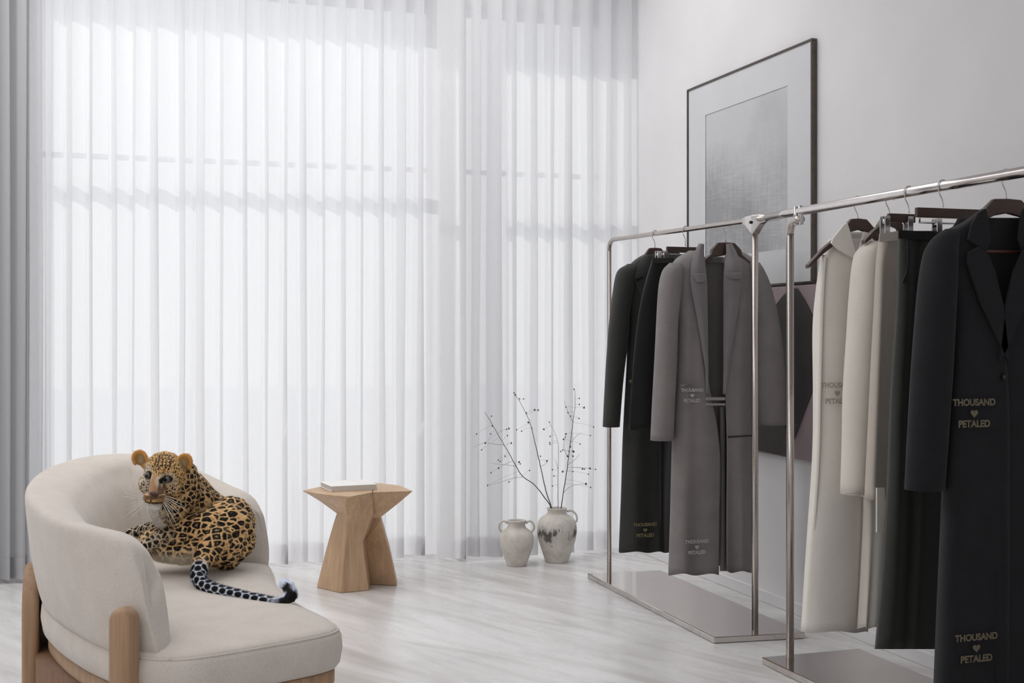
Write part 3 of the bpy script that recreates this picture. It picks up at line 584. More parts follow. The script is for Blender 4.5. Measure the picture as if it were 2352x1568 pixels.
# ---------- side table ----------
def table():
    t = thing('side_table', 'sculpted oak side table of two crossing hourglass slabs, holding the pale book', 'side table')
    def lev(pts, z): return [W(a, b, z) for a, b in pts]
    A = [([(-.892, 5.762), (-.765, 5.633), (-.646, 5.692), (-.65, 5.80), (-.84, 5.86)], .001),
         ([(-.856, 5.745), (-.752, 5.636), (-.664, 5.69), (-.664, 5.79), (-.80, 5.83)], .14),
         ([(-.832, 5.735), (-.746, 5.64), (-.672, 5.685), (-.67, 5.79), (-.78, 5.81)], .225),
         ([(-.806, 5.72), (-.742, 5.642), (-.640, 5.675), (-.62, 5.80), (-.75, 5.80)], .31),
         ([(-.793, 5.71), (-.738, 5.635), (-.622, 5.665), (-.60, 5.80), (-.74, 5.80)], .345),
         ([(-.865, 5.70), (-.735, 5.57), (-.621, 5.65), (-.62, 5.82), (-.79, 5.82)], .40),
         ([(-.925, 5.695), (-.72, 5.50), (-.621, 5.632), (-.64, 5.85), (-.85, 5.85)], .438)]
    n = 20
    def ring(pts, z, k):
        P5 = [np.array(p) for p in pts]; out = []
        for i in range(5):
            a, b = P5[i], P5[(i+1) % 5]
            for j in range(4):
                p = a*(1-j/4)+b*j/4; nrm = np.array([b[1]-a[1], -(b[0]-a[0])]); nrm = nrm/np.linalg.norm(nrm)
                if i == 0: p = p+nrm*k*math.sin(math.pi*j/4)
                out.append(W(p[0], p[1], z))
        return out
    rings = [ring(p, z, .0 if z < .39 else (.012 if z < .42 else .022)) for p, z in A]
    top = [(-.943, 5.697), (-.70, 5.478), (-.6215, 5.63), (-.65, 5.86), (-.87, 5.87)]
    rings.append(ring(top, .447, .028)); rings.append(ring(top, .452, .028))
    bevel(loft('front_slab', rings, TABLEOAK, t, smooth=False), .003, 2)
    B = [([(-.70, 5.84), (-.528, 5.80), (-.54, 5.94), (-.67, 5.98)], .001), ([(-.70, 5.82), (-.562, 5.775), (-.575, 5.92), (-.68, 5.94)], .17),
         ([(-.655, 5.76), (-.594, 5.72), (-.61, 5.88), (-.69, 5.90)], .315), ([(-.66, 5.70), (-.592, 5.70), (-.61, 5.88), (-.70, 5.90)], .33),
         ([(-.64, 5.66), (-.51, 5.685), (-.56, 5.89), (-.72, 5.95)], .395), ([(-.6205, 5.632), (-.45, 5.67), (-.527, 5.885), (-.66, 6.0)], .447), ([(-.6205, 5.632), (-.443, 5.665), (-.527, 5.885), (-.66, 6.0)], .452)]
    bevel(loft('rear_slab', [lev(p, z) for p, z in B], TABLEOAK, t, smooth=False), .003, 2)
    at(t, W(-.72, 5.76, 0))
    b = thing('book', 'flat pale grey hardback book on top of the oak side table', 'book')
    a = np.array([-.808, 5.63]); e1 = np.array([.20, .083])*1.0; e2 = np.array([-.10, .24])*.78
    def slab(nm, ins, z0, z1, mat, spine=0):
        u1, u2 = e1/np.linalg.norm(e1), e2/np.linalg.norm(e2)
        c = [a+u1*ins+u2*(ins-spine), a+e1-u1*ins+u2*(ins-spine), a+e1-u1*ins+e2-u2*ins, a+u1*ins+e2-u2*ins]
        return bevel(plate_(nm, [W(p[0], p[1], 0) for p in c], z0, z1, mat, b), .0015, 2)
    slab('cover', 0, .4525, .4555, BOOKC); slab('pages', .004, .4555, .4745, PAPER, .004); slab('cover', 0, .4745, .4775, BOOKC)
    at(b, W(-.76, 5.75, .4525))
def plate_(name, poly, z0, z1, mat, parent):
    n = len(poly); vs = [(p[0], p[1], z0) for p in poly]+[(p[0], p[1], z1) for p in poly]
    fs = [tuple(range(n)), tuple(range(n, 2*n))]+[(i, (i+1) % n, n+(i+1) % n, n+i) for i in range(n)]
    return mesh(name, vs, fs, mat, parent, False)
table()

# ---------- vases and branches ----------
def clay(name, stain, th0=.64):
    m = M_(name); v = m.coord((1, 1, 1)); f = m.noise(v, 18, 5, .6); 
    base = m.ramp(f, [(.3, (190, 183, 174)), (.7, (218, 213, 206))])
    sx = m.N('ShaderNodeSeparateXYZ'); m.L(v, sx.inputs[0])
    g0 = m.noise(m.coord((1, 1, .3)), 75, 6, .8); g1 = m.noise(m.coord((1, 1, .8)), 13, 2); ga = m.N('ShaderNodeMath', operation='MULTIPLY_ADD', i_1=.7); gb = m.N('ShaderNodeMath', operation='SUBTRACT', i_1=.35)
    m.L(g1, ga.inputs[0]); m.L(g0, gb.inputs[0]); m.L(gb.outputs[0], ga.inputs[2]); g = ga.outputs[0]
    zc, zw = stain
    d = m.N('ShaderNodeMath', operation='SUBTRACT', i_1=zc); m.L(sx.outputs[2], d.inputs[0])
    ab = m.N('ShaderNodeMath', operation='ABSOLUTE'); m.L(d.outputs[0], ab.inputs[0])
    mr = m.N('ShaderNodeMapRange', i_1=0.0, i_2=zw, i_3=.2, i_4=-.25); m.L(ab.outputs[0], mr.inputs[0])
    s = m.N('ShaderNodeMath', operation='ADD'); m.L(g, s.inputs[0]); m.L(mr.outputs[0], s.inputs[1])
    th = m.N('ShaderNodeMapRange', i_1=th0, i_2=th0+.1); m.L(s.outputs[0], th.inputs[0])
    mx = m.N('ShaderNodeMix', data_type='RGBA'); m.L(th.outputs[0], mx.inputs[0]); m.L(base, mx.inputs[6]); mx.inputs[7].default_value = lin((92, 86, 80)); m.L(mx.outputs[2], m.b.inputs['Base Color'])
    m.b.inputs['Roughness'].default_value = .85; m.bump(f, .4, .003); return m.m
def lathe(name, prof, c, mat, parent, n=48):
    return loft(name, [[(c[0]+r*math.cos(2*math.pi*k/n), c[1]+r*math.sin(2*math.pi*k/n), c[2]+z) for k in range(n)] for r, z in prof], mat, parent)
def vase(c, s, prof, label, mat, handles, zm):
    t = thing('vase', label, 'vase', 'clay vases by the curtain')
    p = [(r, z) for r, z in cr(prof, 40)]
    mouth = p[-1]; inner = [(mouth[0]-.007, mouth[1]+.001), (mouth[0]-.009, mouth[1]-.01), (mouth[0]-.011, mouth[1]-.03), (mouth[0]*1.1, mouth[1]-.07), (mouth[0]*.6, mouth[1]-.12), (.004, mouth[1]-.13)]
    lathe('body', [(.004, 0.001)]+p+inner, c, mat, t)
    for sgn, pts in handles:
        q = [Vector((c[0]+Cc*r*sgn, c[1]-S*r*sgn, c[2]+z)) for r, z in cr(pts, 20)]
        tube('handle', q, .0055, mat, t, 10)
    return at(t, c)
k = .3635/463.0
cs = W((1186.5-CX)/F*6.32, 6.32, 0)
small = [(60, 0), (66, 12), (85, 65), (103, 118), (109, 165), (103, 200), (85, 222), (62, 240), (55, 256), (56, 270), (63, 283), (62, 287)]
vase(cs, 1, [(r*k, z*k) for r, z in small], 'smaller pale clay vase with two loop handles, standing empty', clay('pale_clay', (.04, .04), .72),
     [(1, [(57*k, 268*k), (85*k, 282*k), (108*k, 262*k), (110*k, 232*k), (92*k, 208*k)]), (-1, [(57*k, 268*k), (85*k, 282*k), (108*k, 262*k), (110*k, 232*k), (92*k, 208*k)])], 0)
k2 = .3635/452.0; cl = W((1279-CX)/F*6.42, 6.42, 0)
big = [(70, 0), (76, 12), (98, 80), (118, 140), (126, 195), (123, 240), (105, 275), (70, 298), (60, 308), (60, 325), (64, 336), (63, 340)]
vase(cl, 1, [(r*k2, z*k2) for r, z in big], 'larger clay vase with grey weathered band and one visible handle, holding the branches', clay('weathered_clay', (.15, .11), .60),
     [(1, [(62*k2, 318*k2), (95*k2, 322*k2), (122*k2, 296*k2), (126*k2, 262*k2), (112*k2, 246*k2)])], 0)
TWIG = plain('twig_bark', (92, 82, 78), .8); BUD = plain('dark_bud', (78, 72, 72), .7); TWIGL = plain('pale_twig', (150, 142, 138), .8)
def bud_mesh():
    bm = bmesh.new(); bmesh.ops.create_icosphere(bm, subdivisions=2, radius=1)
    for v in bm.verts: v.co.z *= 1.35; v.co.x *= 1-.25*v.co.z; v.co.y *= 1-.25*v.co.z
    me = bpy.data.meshes.new('bud'); bm.to_mesh(me); bm.free(); me.materials.append(BUD)
    for p in me.polygons: p.use_smooth = True
    return me
BM = bud_mesh()
def branch(label, px, d0, d1, subsl, buds, r0=.0032, mat=TWIG):
    """px: points of the photo crop; the branch leans from depth d0 to d1"""
    t = thing('branch', label, 'branch', 'dry branches in the larger vase')
    cv = lambda p: (640+p[0]*.3635, 860+p[1]*.3635)
    n = len(px)
    pts3 = []
    for i, p in enumerate(px):
        x, y = cv(p); pts3.append(P(x, y, d0+(d1-d0)*i/(n-1)))
    base = pts3[0]; inside = Vector((cl[0]+(base.x-cl[0])*.4, cl[1]+(base.y-cl[1])*.4, .13))
    pts3 = [inside]+pts3
    sm = [Vector(p) for p in cr([tuple(p) for p in pts3], 46)]
    r = random.Random(len(label)+int(px[-1][0]))
    sm = [p+Vector((r.uniform(-1, 1), 0, r.uniform(-1, 1)))*.0009 for p in sm]
    tube('stem', sm, r0, mat, t, 7, rs=[r0*(1-.72*i/45) for i in range(46)])
    for sp in subsl:
        D = d0+(d1-d0)*.6
        tube('twig', [Vector(q) for q in cr([tuple(P(*cv(p), D)) for p in sp], 14)], .001, TWIGL, t, 6, rs=[.0013-.0007*i/13 for i in range(14)])
    for b in buds:
        x, y = cv(b[:2]); q = P(x, y, d0+(d1-d0)*.65)
        j = min(sm+[q+Vector((9, 9, 9))], key=lambda s: (s-q).length)
        o = bpy.data.objects.new('bud', BM); COL.objects.link(o); o.parent = t; o.location = q; s = b[2] if len(b) > 2 else .0032
        o.scale = (s, s, s); o.rotation_euler = (r.uniform(-.8, .8), r.uniform(-.8, .8), 0)
        if (j-q).length > .008:
            tube('twig', [j, (j+q)/2+Vector((0, 0, .004)), q], .0005, TWIGL, t, 5)
    at(t, inside)
D0 = 6.42
branch('branch bending farthest left out of the larger vase', [(1722, 850), (1690, 790), (1620, 700), (1540, 640), (1490, 560), (1440, 470), (1370, 350), (1330, 280), (1300, 235)], D0, D0-.03,
       [[(1425, 445), (1360, 438), (1300, 432), (1230, 458)], [(1500, 580), (1440, 570), (1345, 562)], [(1545, 645), (1480, 655), (1400, 680), (1320, 702)]],
       [(1345, 262), (1350, 325), (1340, 375), (1250, 375), (1305, 432, .0042), (1283, 475), (1430, 515), (1388, 540), (1400, 548), (1390, 590, .004), (1342, 620), (1320, 700), (1455, 678), (1520, 552, .0045), (1527, 563), (1585, 605), (1470, 432, .004), (1440, 345), (1455, 340, .0044), (1445, 385)])
branch('tall branch leaning slightly left in the larger vase, second from the left', [(1726, 850), (1690, 740), (1650, 560), (1620, 430), (1590, 310), (1550, 220), (1490, 115)], D0+.01, D0+.04, [[(1590, 310), (1575, 270), (1560, 240)], [(1655, 580), (1690, 560), (1705, 535)]],
       [(1487, 115), (1495, 128, .004), (1548, 153), (1522, 152), (1565, 243, .004), (1577, 302, .0045), (1618, 222, .0045), (1640, 224, .004), (1504, 348), (1535, 357), (1655, 515), (1695, 545, .0042), (1600, 340)])
branch('thin upright pale branch in the middle of the larger vase', [(1765, 850), (1764, 700), (1765, 600), (1768, 480), (1755, 390), (1710, 300)], D0, D0-.02, [[(1765, 600), (1755, 560), (1745, 530)]],
       [(1710, 300), (1675, 345, .0042), (1715, 390), (1712, 430), (1715, 440), (1730, 600), (1740, 640), (1730, 703)], .0022, TWIGL)
branch('rightmost branch in the larger vase, dotted with dark buds', [(1785, 850), (1800, 740), (1825, 580), (1840, 450), (1860, 300), (1872, 200), (1870, 90)], D0+.01, D0+.02,
       [[(1800, 745), (1840, 710), (1880, 695), (1945, 690)], [(1860, 300), (1830, 240), (1805, 165)], [(1845, 430), (1880, 390), (1915, 365)], [(1828, 570), (1880, 530), (1905, 498)], [(1830, 520), (1800, 460), (1815, 380)]],
       [(1866, 92), (1900, 150), (1900, 188), (1930, 208, .0045), (1898, 277), (1815, 205), (1828, 240), (1845, 262), (1990, 330), (1970, 385), (1905, 438), (1862, 485, .0055), (1842, 455, .0045), (1825, 515, .0045), (1835, 485), (1860, 515, .004), (1782, 485), (1795, 475), (1800, 408, .004), (1815, 375, .0042),
        (1812, 395), (1795, 612, .0045), (1860, 612), (1920, 595, .004), (1932, 597), (1967, 592, .0045), (1957, 628), (1942, 690, .005), (1972, 712), (2002, 598)], .003)

# ---------- armchair ----------
SEAT = [(-.772, 2.863), (-.688, 2.896), (-.558, 3.0), (-.462, 3.09), (-.432, 3.16), (-.465, 3.25), (-.512, 3.335), (-.585, 3.46), (-.690, 3.715), (-.78, 4.04), (-.90, 4.16), (-1.05, 4.23), (-1.2, 4.26),
        (-1.33, 4.20), (-1.39, 4.05), (-1.38, 3.8), (-1.31, 3.53), (-1.21, 3.33), (-1.07, 3.13), (-.956, 3.0), (-.86, 2.89)]
def inset(pts, d):
    P_ = np.array(pts); n = len(P_); out = []
    for i in range(n):
        t = P_[(i+1) % n]-P_[i-1]; t = t/np.linalg.norm(t); out.append(P_[i]+np.array([-t[1], t[0]])*d)   # outline runs counter-clockwise: inward is the left
    return out
def chair():
    t = thing('armchair', 'greige barrel armchair with rounded back and oak legs, the leopard cub lying in it', 'armchair')
    O = crc(SEAT, 96)
    lev = lambda d, z: [W(p[0], p[1], z) for p in inset(O, d)]
    # seat cushion, crowned
    rings = [lev(.03, .318), lev(.008, .322), lev(-.002, .335), lev(-.008, .37), lev(-.005, .402), lev(.002, .412), lev(.0055, .4125), lev(.006, .4155), lev(.012, .421), lev(.03, .4265), [W(*(np.mean(np.array(O), axis=0)+(np.array(p)-np.mean(np.array(O), axis=0))*.8), .434) for p in O]]
    ctr = np.mean(np.array(O), axis=0)
    for q in (.55, .3, .08): rings.append([W(*(ctr+(np.array(p)-ctr)*q), .4385) for p in O])
    loft('seat_cushion', rings, CHAIRF, t)
    loft('seat_rail', [lev(.045, .27), lev(.018, .275), lev(.012, .285), lev(.012, .316), lev(.03, .321)], OAK, t)
    def basel(z):
        out = []
        for p, q in zip(inset(O, .03), inset(O, -.022)):
            k = min(1, max(0, (-1.10-p[0])/.12)); out.append(W(*(p*(1-k)+q*k), z))
        return out
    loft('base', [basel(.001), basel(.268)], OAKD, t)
    tube('piping', [Vector(W(p[0], p[1], .4135)) for p in list(inset(O, .0035))+[inset(O, .0035)[0]]], .0028, CHAIRF, t, 8)
    # barrel back: stations along the top outline
    st = [(-.86, 2.925, .600, .030), (-.895, 2.94, .658, .046), (-.955, 2.97, .684, .055), (-1.06, 3.05, .690, .058), (-1.159, 3.158, .693, .062), (-1.276, 3.36, .698, .068), (-1.383, 3.575, .706, .075), (-1.46, 3.82, .718, .08), (-1.49, 4.06, .731, .08),
          (-1.45, 4.26, .742, .075), (-1.33, 4.355, .744, .07), (-1.20, 4.355, .727, .065), (-1.074, 4.30, .70, .06), (-.93, 4.17, .662, .055), (-.835, 4.08, .635, .05), (-.79, 4.03, .58, .04)]
    bt = [(-.80, 2.885), (-.84, 2.90), (-.885, 2.925), (-.96, 2.985), (-1.07, 3.115), (-1.205, 3.31), (-1.30, 3.50), (-1.375, 3.77), (-1.40, 4.03), (-1.36, 4.20), (-1.25, 4.28), (-1.15, 4.285), (-1.03, 4.24), (-.90, 4.15), (-.82, 4.08), (-.775, 4.035)]
    N_ = 90
    T = cr(st, N_); Bt = cr(bt, N_); rings = []
    for i in range(N_):
        x, d, z, w = T[i]; b = Bt[i]
        tx = T[min(i+1, N_-1)][:2]-T[max(i-1, 0)][:2]; tx = tx/np.linalg.norm(tx); tb = Bt[min(i+1, N_-1)]-Bt[max(i-1, 0)]; tb = tb/np.linalg.norm(tb)
        nin = np.array([tx[1], -tx[0]]); nb = np.array([tb[1], -tb[0]])     # inward
        e = min(1, min(i, N_-1-i)/5.0+.0); e = math.sqrt(max(0, 1-(1-e)**2)) if e < 1 else 1; e = .25+.75*e
        w = w*e; zb = .402
        c0 = np.array([x, d]); mid = w if e == 1 else w
        def mixp(f, k): return (b+nb*k)*(1-f)+(c0+nin*k)*f
        sec = []
        for f, k in ((0, .012), (.02, 0), (.15, -.006), (.35, -.01), (.6, -.008), (.8, -.004), (.93, -.001), (.975, .002)):
            p = mixp(f, k); sec.append((p[0], p[1], zb+(z-zb)*f))
        for kk, dz in ((.012, 0), (.03, .001), (.7*w, -.002), (1.15*w, -.008), (1.55*w, -.02), (1.85*w, -.038), (2.02*w, -.06)):
            p = c0+nin*kk; sec.append((p[0], p[1], z+dz))
        for f, k in ((.72, 2.1*w), (.5, 2.15*w), (.3, 2.1*w), (.15, 2.0*w), (0, 1.9*w)):
            p = mixp(f, k); sec.append((p[0], p[1], zb+(z-zb)*f))
        rings.append([W(*q) for q in sec])
    o = loft('barrel_back', rings, CHAIRF, t); subs(o, 1)
    # piping along the near front edge of the arm
    # legs
    def board(name, c, along, wdt, thk, ztop, zbot=.001, taper=.0):
        c = np.array(c); a = np.array(along)/np.linalg.norm(along); nrm = np.array([a[1], -a[0]]); prof = []
        hw = wdt/2
        for k in range(13):
            an = math.pi*k/12; prof.append((-math.cos(an)*hw, ztop-hw+math.sin(an)*hw))
        prof = [(-hw*(1-taper), zbot)]+[(-hw, ztop-hw-.03)]+prof+[(hw, ztop-hw-.03)]+[(hw*(1-taper), zbot)]
        r1 = [W(*(c+a*s-nrm*thk/2), z) for s, z in prof]; r2 = [W(*(c+a*s+nrm*thk/2), z) for s, z in prof]
        o = loft(name, [r1, r2], OAK, t, smooth=False); bevel(o, min(.014, thk*.35), 4, 50)
        for p in o.data.polygons: p.use_smooth = True
        return o
    board('leg', (-.882, 2.872), (1, -.35), .060, .05, .532)
    board('leg', (-1.372, 3.62), (-.30, 1), .26, .045, .50)
    board('leg', (-1.02, 4.33), (1, -.45), .20, .05, .50)
    # small label stitch on the inner side of the back rim
    return at(t, W(-.95, 3.55, 0))
chair()

# ---------- leopard cub ----------
def leopard():
    root = thing('leopard_cub', 'spotted leopard cub lying in the armchair, head turned to look back over its shoulder', 'leopard')
    # (x_px, y_px, depth, r_px) measured skeleton; parts: list of chains
    CH = {
     'rump':  [(525, 1215, 3.84, 60), (505, 1245, 3.80, 58), (478, 1262, 3.76, 40)],
     'rump2': [(545, 1240, 3.86, 44), (520, 1272, 3.84, 38)],
     'hip':   [(470, 1225, 3.78, 48), (530, 1190, 3.90, 52)],
     'back':  [(545, 1198, 3.92, 42), (508, 1182, 3.94, 44), (470, 1178, 3.94, 44)],
     'torso': [(490, 1215, 3.83, 52), (440, 1228, 3.80, 48), (395, 1240, 3.78, 40), (352, 1246, 3.78, 33)],
     'belly': [(470, 1262, 3.74, 32), (420, 1270, 3.74, 28), (370, 1265, 3.76, 26)],
     'chest': [(395, 1205, 3.83, 42), (420, 1180, 3.86, 46), (452, 1150, 3.88, 42)],
     'neck':  [(392, 1165, 3.80, 40), (418, 1128, 3.82, 46), (410, 1095, 3.80, 46)],
     'nape':  [(440, 1120, 3.88, 38), (468, 1150, 3.92, 36), (495, 1172, 3.93, 36)],
     'arm':   [(392, 1205, 3.80, 26), (350, 1215, 3.82, 19), (318, 1221, 3.84, 14), (296, 1227, 3.84, 13)],
     'arm2':  [(385, 1232, 3.76, 26), (350, 1248, 3.74, 18), (322, 1262, 3.72, 15)],
     'head':  [(377, 1082, 3.74, 47), (379, 1088, 3.72, 46)],
     'cheekL': [(346, 1110, 3.72, 28)], 'cheekR': [(386, 1120, 3.72, 31)],
     'bridge': [(364, 1085, 3.655, 15), (360, 1105, 3.637, 15), (355, 1130, 3.626, 15)],
     'muzzle': [(341, 1142, 3.652, 13), (355, 1145, 3.640, 13), (370, 1143, 3.652, 14)],
     'chin':  [(350, 1160, 3.665, 11), (358, 1161, 3.665, 11)],
     'throat': [(362, 1165, 3.70, 22), (372, 1188, 3.75, 24)],
     'tailbase': [(500, 1240, 3.74, 34), (475, 1268, 3.70, 27), (460, 1298, 3.64, 21)],
     'tail': [(458, 1305, 3.62, 19), (455, 1325, 3.58, 17), (466, 1342, 3.545, 15.5), (490, 1353, 3.505, 15), (520, 1361, 3.475, 14.5), (550, 1368, 3.445, 14), (580, 1375, 3.42, 14), (610, 1381, 3.395, 14), (636, 1386, 3.38, 14.5), (658, 1382, 3.385, 15), (669, 1366, 3.40, 15), (664, 1350, 3.42, 14), (654, 1342, 3.43, 12)],
    }
    caps = []; bmT = bmesh.new()
    def ball(c, r):
        m = bmesh.ops.create_icosphere(bmT, subdivisions=2, radius=r)
        for v in m['verts']: v.co += c
    for nm, ch in CH.items():
        pts = [(P(x, y, D), r/F*D) for x, y, D, r in ch]
        for i, (c, r) in enumerate(pts):
            # keep resting on the cushion
            caps.append([nm, c, r, i/(max(1, len(pts)-1))])
        if len(pts) == 1: ball(*pts[0])
        for (a, ra), (b, rb) in zip(pts, pts[1:]):
            n = max(2, int((b-a).length/(.3*min(ra, rb)))+1)
            for k in range(n+1): tt = k/n; ball(a.lerp(b, tt), ra*(1-tt)+rb*tt)
    # paws at the ends of the arms
    ears = {'earL': ((321, 1053), 3.72, 21, -1), 'earR': ((423, 1061), 3.735, 21, 1)}
    right = Vector((Cc, -S, 0)); fwd = Vector((S, Cc, 0)); up = Vector((0, 0, 1))
    for nm, ((x, y), D, r, sg) in ears.items():
        c = P(x, y, D); r = r/F*D
        tilt = -.35 if sg < 0 else .55
        for k in range(13):   # cupped rim of the ear
            a = math.radians(-20+k*220/12)
            q = c+right*(math.cos(a)*r*.72*1.0)+up*(math.sin(a)*r*.82)
            q = c+Matrix.Rotation(0, 3, 'X') @ (q-c); 
            v = q-c; vr, vu = v.dot(right), v.dot(up); v = right*(vr*math.cos(tilt)-(-1)*vu*math.sin(tilt)*1.0)+up*(vu*math.cos(tilt)-vr*math.sin(tilt)); q = c+v
            ball(q, r*.22)
        for k in range(9):    # back of the ear
            a = k/8*2*math.pi; ball(c+fwd*r*.26+right*math.cos(a)*r*.40+up*math.sin(a)*r*.42, r*.34)
        ball(c+fwd*r*.3, r*.4); ball(c+fwd*r*.45-up*r*.7-right*sg*r*.5, r*.5)
        caps.append([nm, c, r*.85, .5])
    me = bpy.data.meshes.new('tmp'); bmT.to_mesh(me); bmT.free()
    o = bpy.data.objects.new('tmp', me); COL.objects.link(o)
    m = o.modifiers.new('r', 'REMESH'); m.mode = 'VOXEL'; m.voxel_size = .0024; m.adaptivity = 0
    m = o.modifiers.new('s', 'SMOOTH'); m.factor = .6; m.iterations = 7
    bpy.context.view_layer.update()
    body = bpy.data.meshes.new_from_object(o.evaluated_get(bpy.context.evaluated_depsgraph_get())); body.name = 'leopard_body'
    bpy.data.objects.remove(o)
    n = len(body.vertices); V = np.empty(n*3); body.vertices.foreach_get('co', V); V = V.reshape(-1, 3)
    Nn = np.empty(n*3); body.vertices.foreach_get('normal', Nn); Nn = Nn.reshape(-1, 3)
    # keep it on top of the cushion
    zs = .4375; low = V[:, 2] < zs; V[low, 2] = zs-.002+(V[low, 2]-zs)*.02
    body.vertices.foreach_set('co', V.ravel())
    # nearest skeleton part of every vertex
    names = list(CH)+['earL', 'earR']; seg = []
    for nm, ch in CH.items():
        pts = [(np.array(P(x, y, D)), r/F*D) for x, y, D, r in ch]
        if len(pts) == 1: seg.append((nm, pts[0][0], pts[0][0]+1e-6, pts[0][1], pts[0][1], 0, 0))
        L_ = 0
        for (a, ra), (b, rb) in zip(pts, pts[1:]):
            l = np.linalg.norm(b-a); seg.append((nm, a, b, ra, rb, L_, L_+l)); L_ += l
    for nm, c, r, _ in caps[-2:]: seg.append((nm, np.array(c), np.array(c)+1e-6, r, r, 0, 0))
    wsum = np.zeros(n); wp = {nm: np.zeros(n) for nm in names}; tails = np.zeros(n); best = np.full(n, 9.0); tang = np.zeros((n, 3)); tcen = np.zeros((n, 3))
    for nm, a, b, ra, rb, l0, l1 in seg:
        ab = b-a; t = np.clip(((V-a)@ab)/(ab@ab), 0, 1); q = a+t[:, None]*ab; d = np.linalg.norm(V-q, axis=1)-(ra+(rb-ra)*t)
        w = np.exp(-np.maximum(d+.01, 0)/.004); wp[nm] = np.maximum(wp[nm], w)
        if nm == 'tail':
            k = d < best; best[k] = d[k]; tails[k] = (l0+(l1-l0)*t)[k]; tang[k] = ab/np.linalg.norm(ab); tcen[k] = q[k]
    tot = sum(wp.values())+1e-12
    for k in wp: wp[k] = wp[k]/tot
    G = lambda *ks: sum(wp[k] for k in ks)
    wb = G('rump', 'rump2', 'hip', 'back', 'torso', 'belly', 'tailbase'); wn = G('chest', 'neck', 'nape', 'arm', 'arm2', 'throat'); wh = G('head', 'cheekL', 'cheekR', 'bridge', 'muzzle', 'chin'); wt = G('tail'); we = G('earL', 'earR')
    col = lambda c: np.array(lin(c)[:3])
    TAN, ORG, CREAMc, WHT = col((234, 194, 138)), col((204, 150, 84)), col((214, 200, 176)), col((226, 228, 232))
    base = (wb[:, None]*TAN+wn[:, None]*col((218, 182, 130))+wh[:, None]*col((222, 178, 118))+wt[:, None]*col((232, 238, 250))+we[:, None]*col((204, 150, 84)))
    ink = np.zeros(n); sup = np.zeros(n)     # sup: suppress rosettes
    def blend(mask, c):
        nonlocal base
        mask = np.clip(mask, 0, 1)[:, None]; base = base*(1-mask)+col(c)*mask
    def sm(x, a, b): return np.clip((x-a)/(b-a), 0, 1)
    # belly and inner legs pale: low, facing down or to the left front
    pale = G('belly')*sm(-Nn[:, 2], -.55, .1)+G('torso', 'belly')*sm(.50-V[:, 2], 0, .05)*.8
    blend(pale*.9, (206, 194, 172)); sup = np.maximum(sup, np.clip(pale-.55, 0, 1)*1.2)
    blend(G('arm', 'arm2')*.75, (196, 186, 168)); lf = sm(-((V-np.array(P(366, 1100, 3.66)))@np.array(right))*F/3.68, -2, 12)
    blend(G('throat')*.8, (216, 200, 170)); blend(G('throat')*lf, (236, 234, 230)); blend(G('chin')*.95, (236, 234, 230)); sup = np.maximum(sup, G('chin')*.9+G('throat')*lf*.8)
    blend(G('torso')*sm(Nn[:, 0]*-.7, .1, .5)*.5, (210, 190, 156))
    # face frame of the head: centred coordinates
    hx = (V-np.array(P(366, 1100, 3.66)))@np.array(right); hz = V[:, 2]-P(366, 1100, 3.66).z; roll = .16
    fx = hx*math.cos(roll)-hz*math.sin(roll)*-1*-1; fx = hx*math.cos(roll)-hz*math.sin(roll); fz = hx*math.sin(roll)+hz*math.cos(roll)
    dep = (V-np.array(P(366, 1100, 3.66)))@np.array(fwd)
    px_ = F/3.68; front = (wh > .5)&(dep < .06)
    def ell(cx, cy, rx, ry, soft=.35):   # in photo pixels round the face centre (366,1100)
        X_ = hx*px_; Z_ = -hz*px_; e = np.sqrt(((X_-(cx-366))/rx)**2+((Z_-(cy-1100))/ry)**2); return np.clip((1+soft-e)/soft, 0, 1)*front
    blend(ell(330, 1110, 15, 34, .5)*.8, (232, 222, 202)); blend(ell(384, 1122, 16, 12, .6)*.5, (230, 212, 180)); br = ell(359, 1114, 15, 26, .2); blend(br, (172, 132, 102)); sup = np.maximum(sup, br)
    for cx, cy in ((338, 1091), (383, 1101)):
        r_ = ell(cx, cy, 15, 13, .4); blend(r_*.7, (214, 200, 176)); sup = np.maximum(sup, r_*.5); ink = np.maximum(ink, ell(cx, cy, 9.2, 7.6, .25))
    blend(ell(334, 1118, 10, 18, .5)*.7, (216, 206, 188)); 
    for cx in (343, 369): r_ = ell(cx, 1144, 12, 9, .4); blend(r_, (226, 178, 122)); sup = np.maximum(sup, r_)
    for i in range(4):
        ink = np.maximum(ink, ell(333+i*1.5, 1136+i*4.2, 8, 1.2, .9)*.8); ink = np.maximum(ink, ell(380-i*1.5, 1137+i*4.2, 10, 1.2, .9)*.8)
    for i in range(5):
        ink = np.maximum(ink, ell(352+i*8.5, 1068-abs(i-2)*1.5, 1.6, 9, .8)*.8); ink = np.maximum(ink, ell(356+i*7.5, 1046, 1.6, 8, .8)*.8)
    ink = np.maximum(ink, ell(347, 1108, 1.8, 10, .8)*.7); ink = np.maximum(ink, ell(375, 1116, 1.8, 10, .8)*.7)
    ink = np.maximum(ink, ell(356, 1152, 20, 2.2, .7)*.95); ink = np.maximum(ink, ell(354, 1146, 1.6, 6, .9)*.9); ink = np.maximum(ink, ell(354, 1139, 15, 4, .5)*.8)
    r_ = ell(354, 1165, 12, 7, .6); blend(r_, (232, 230, 226)); sup = np.maximum(sup, r_)
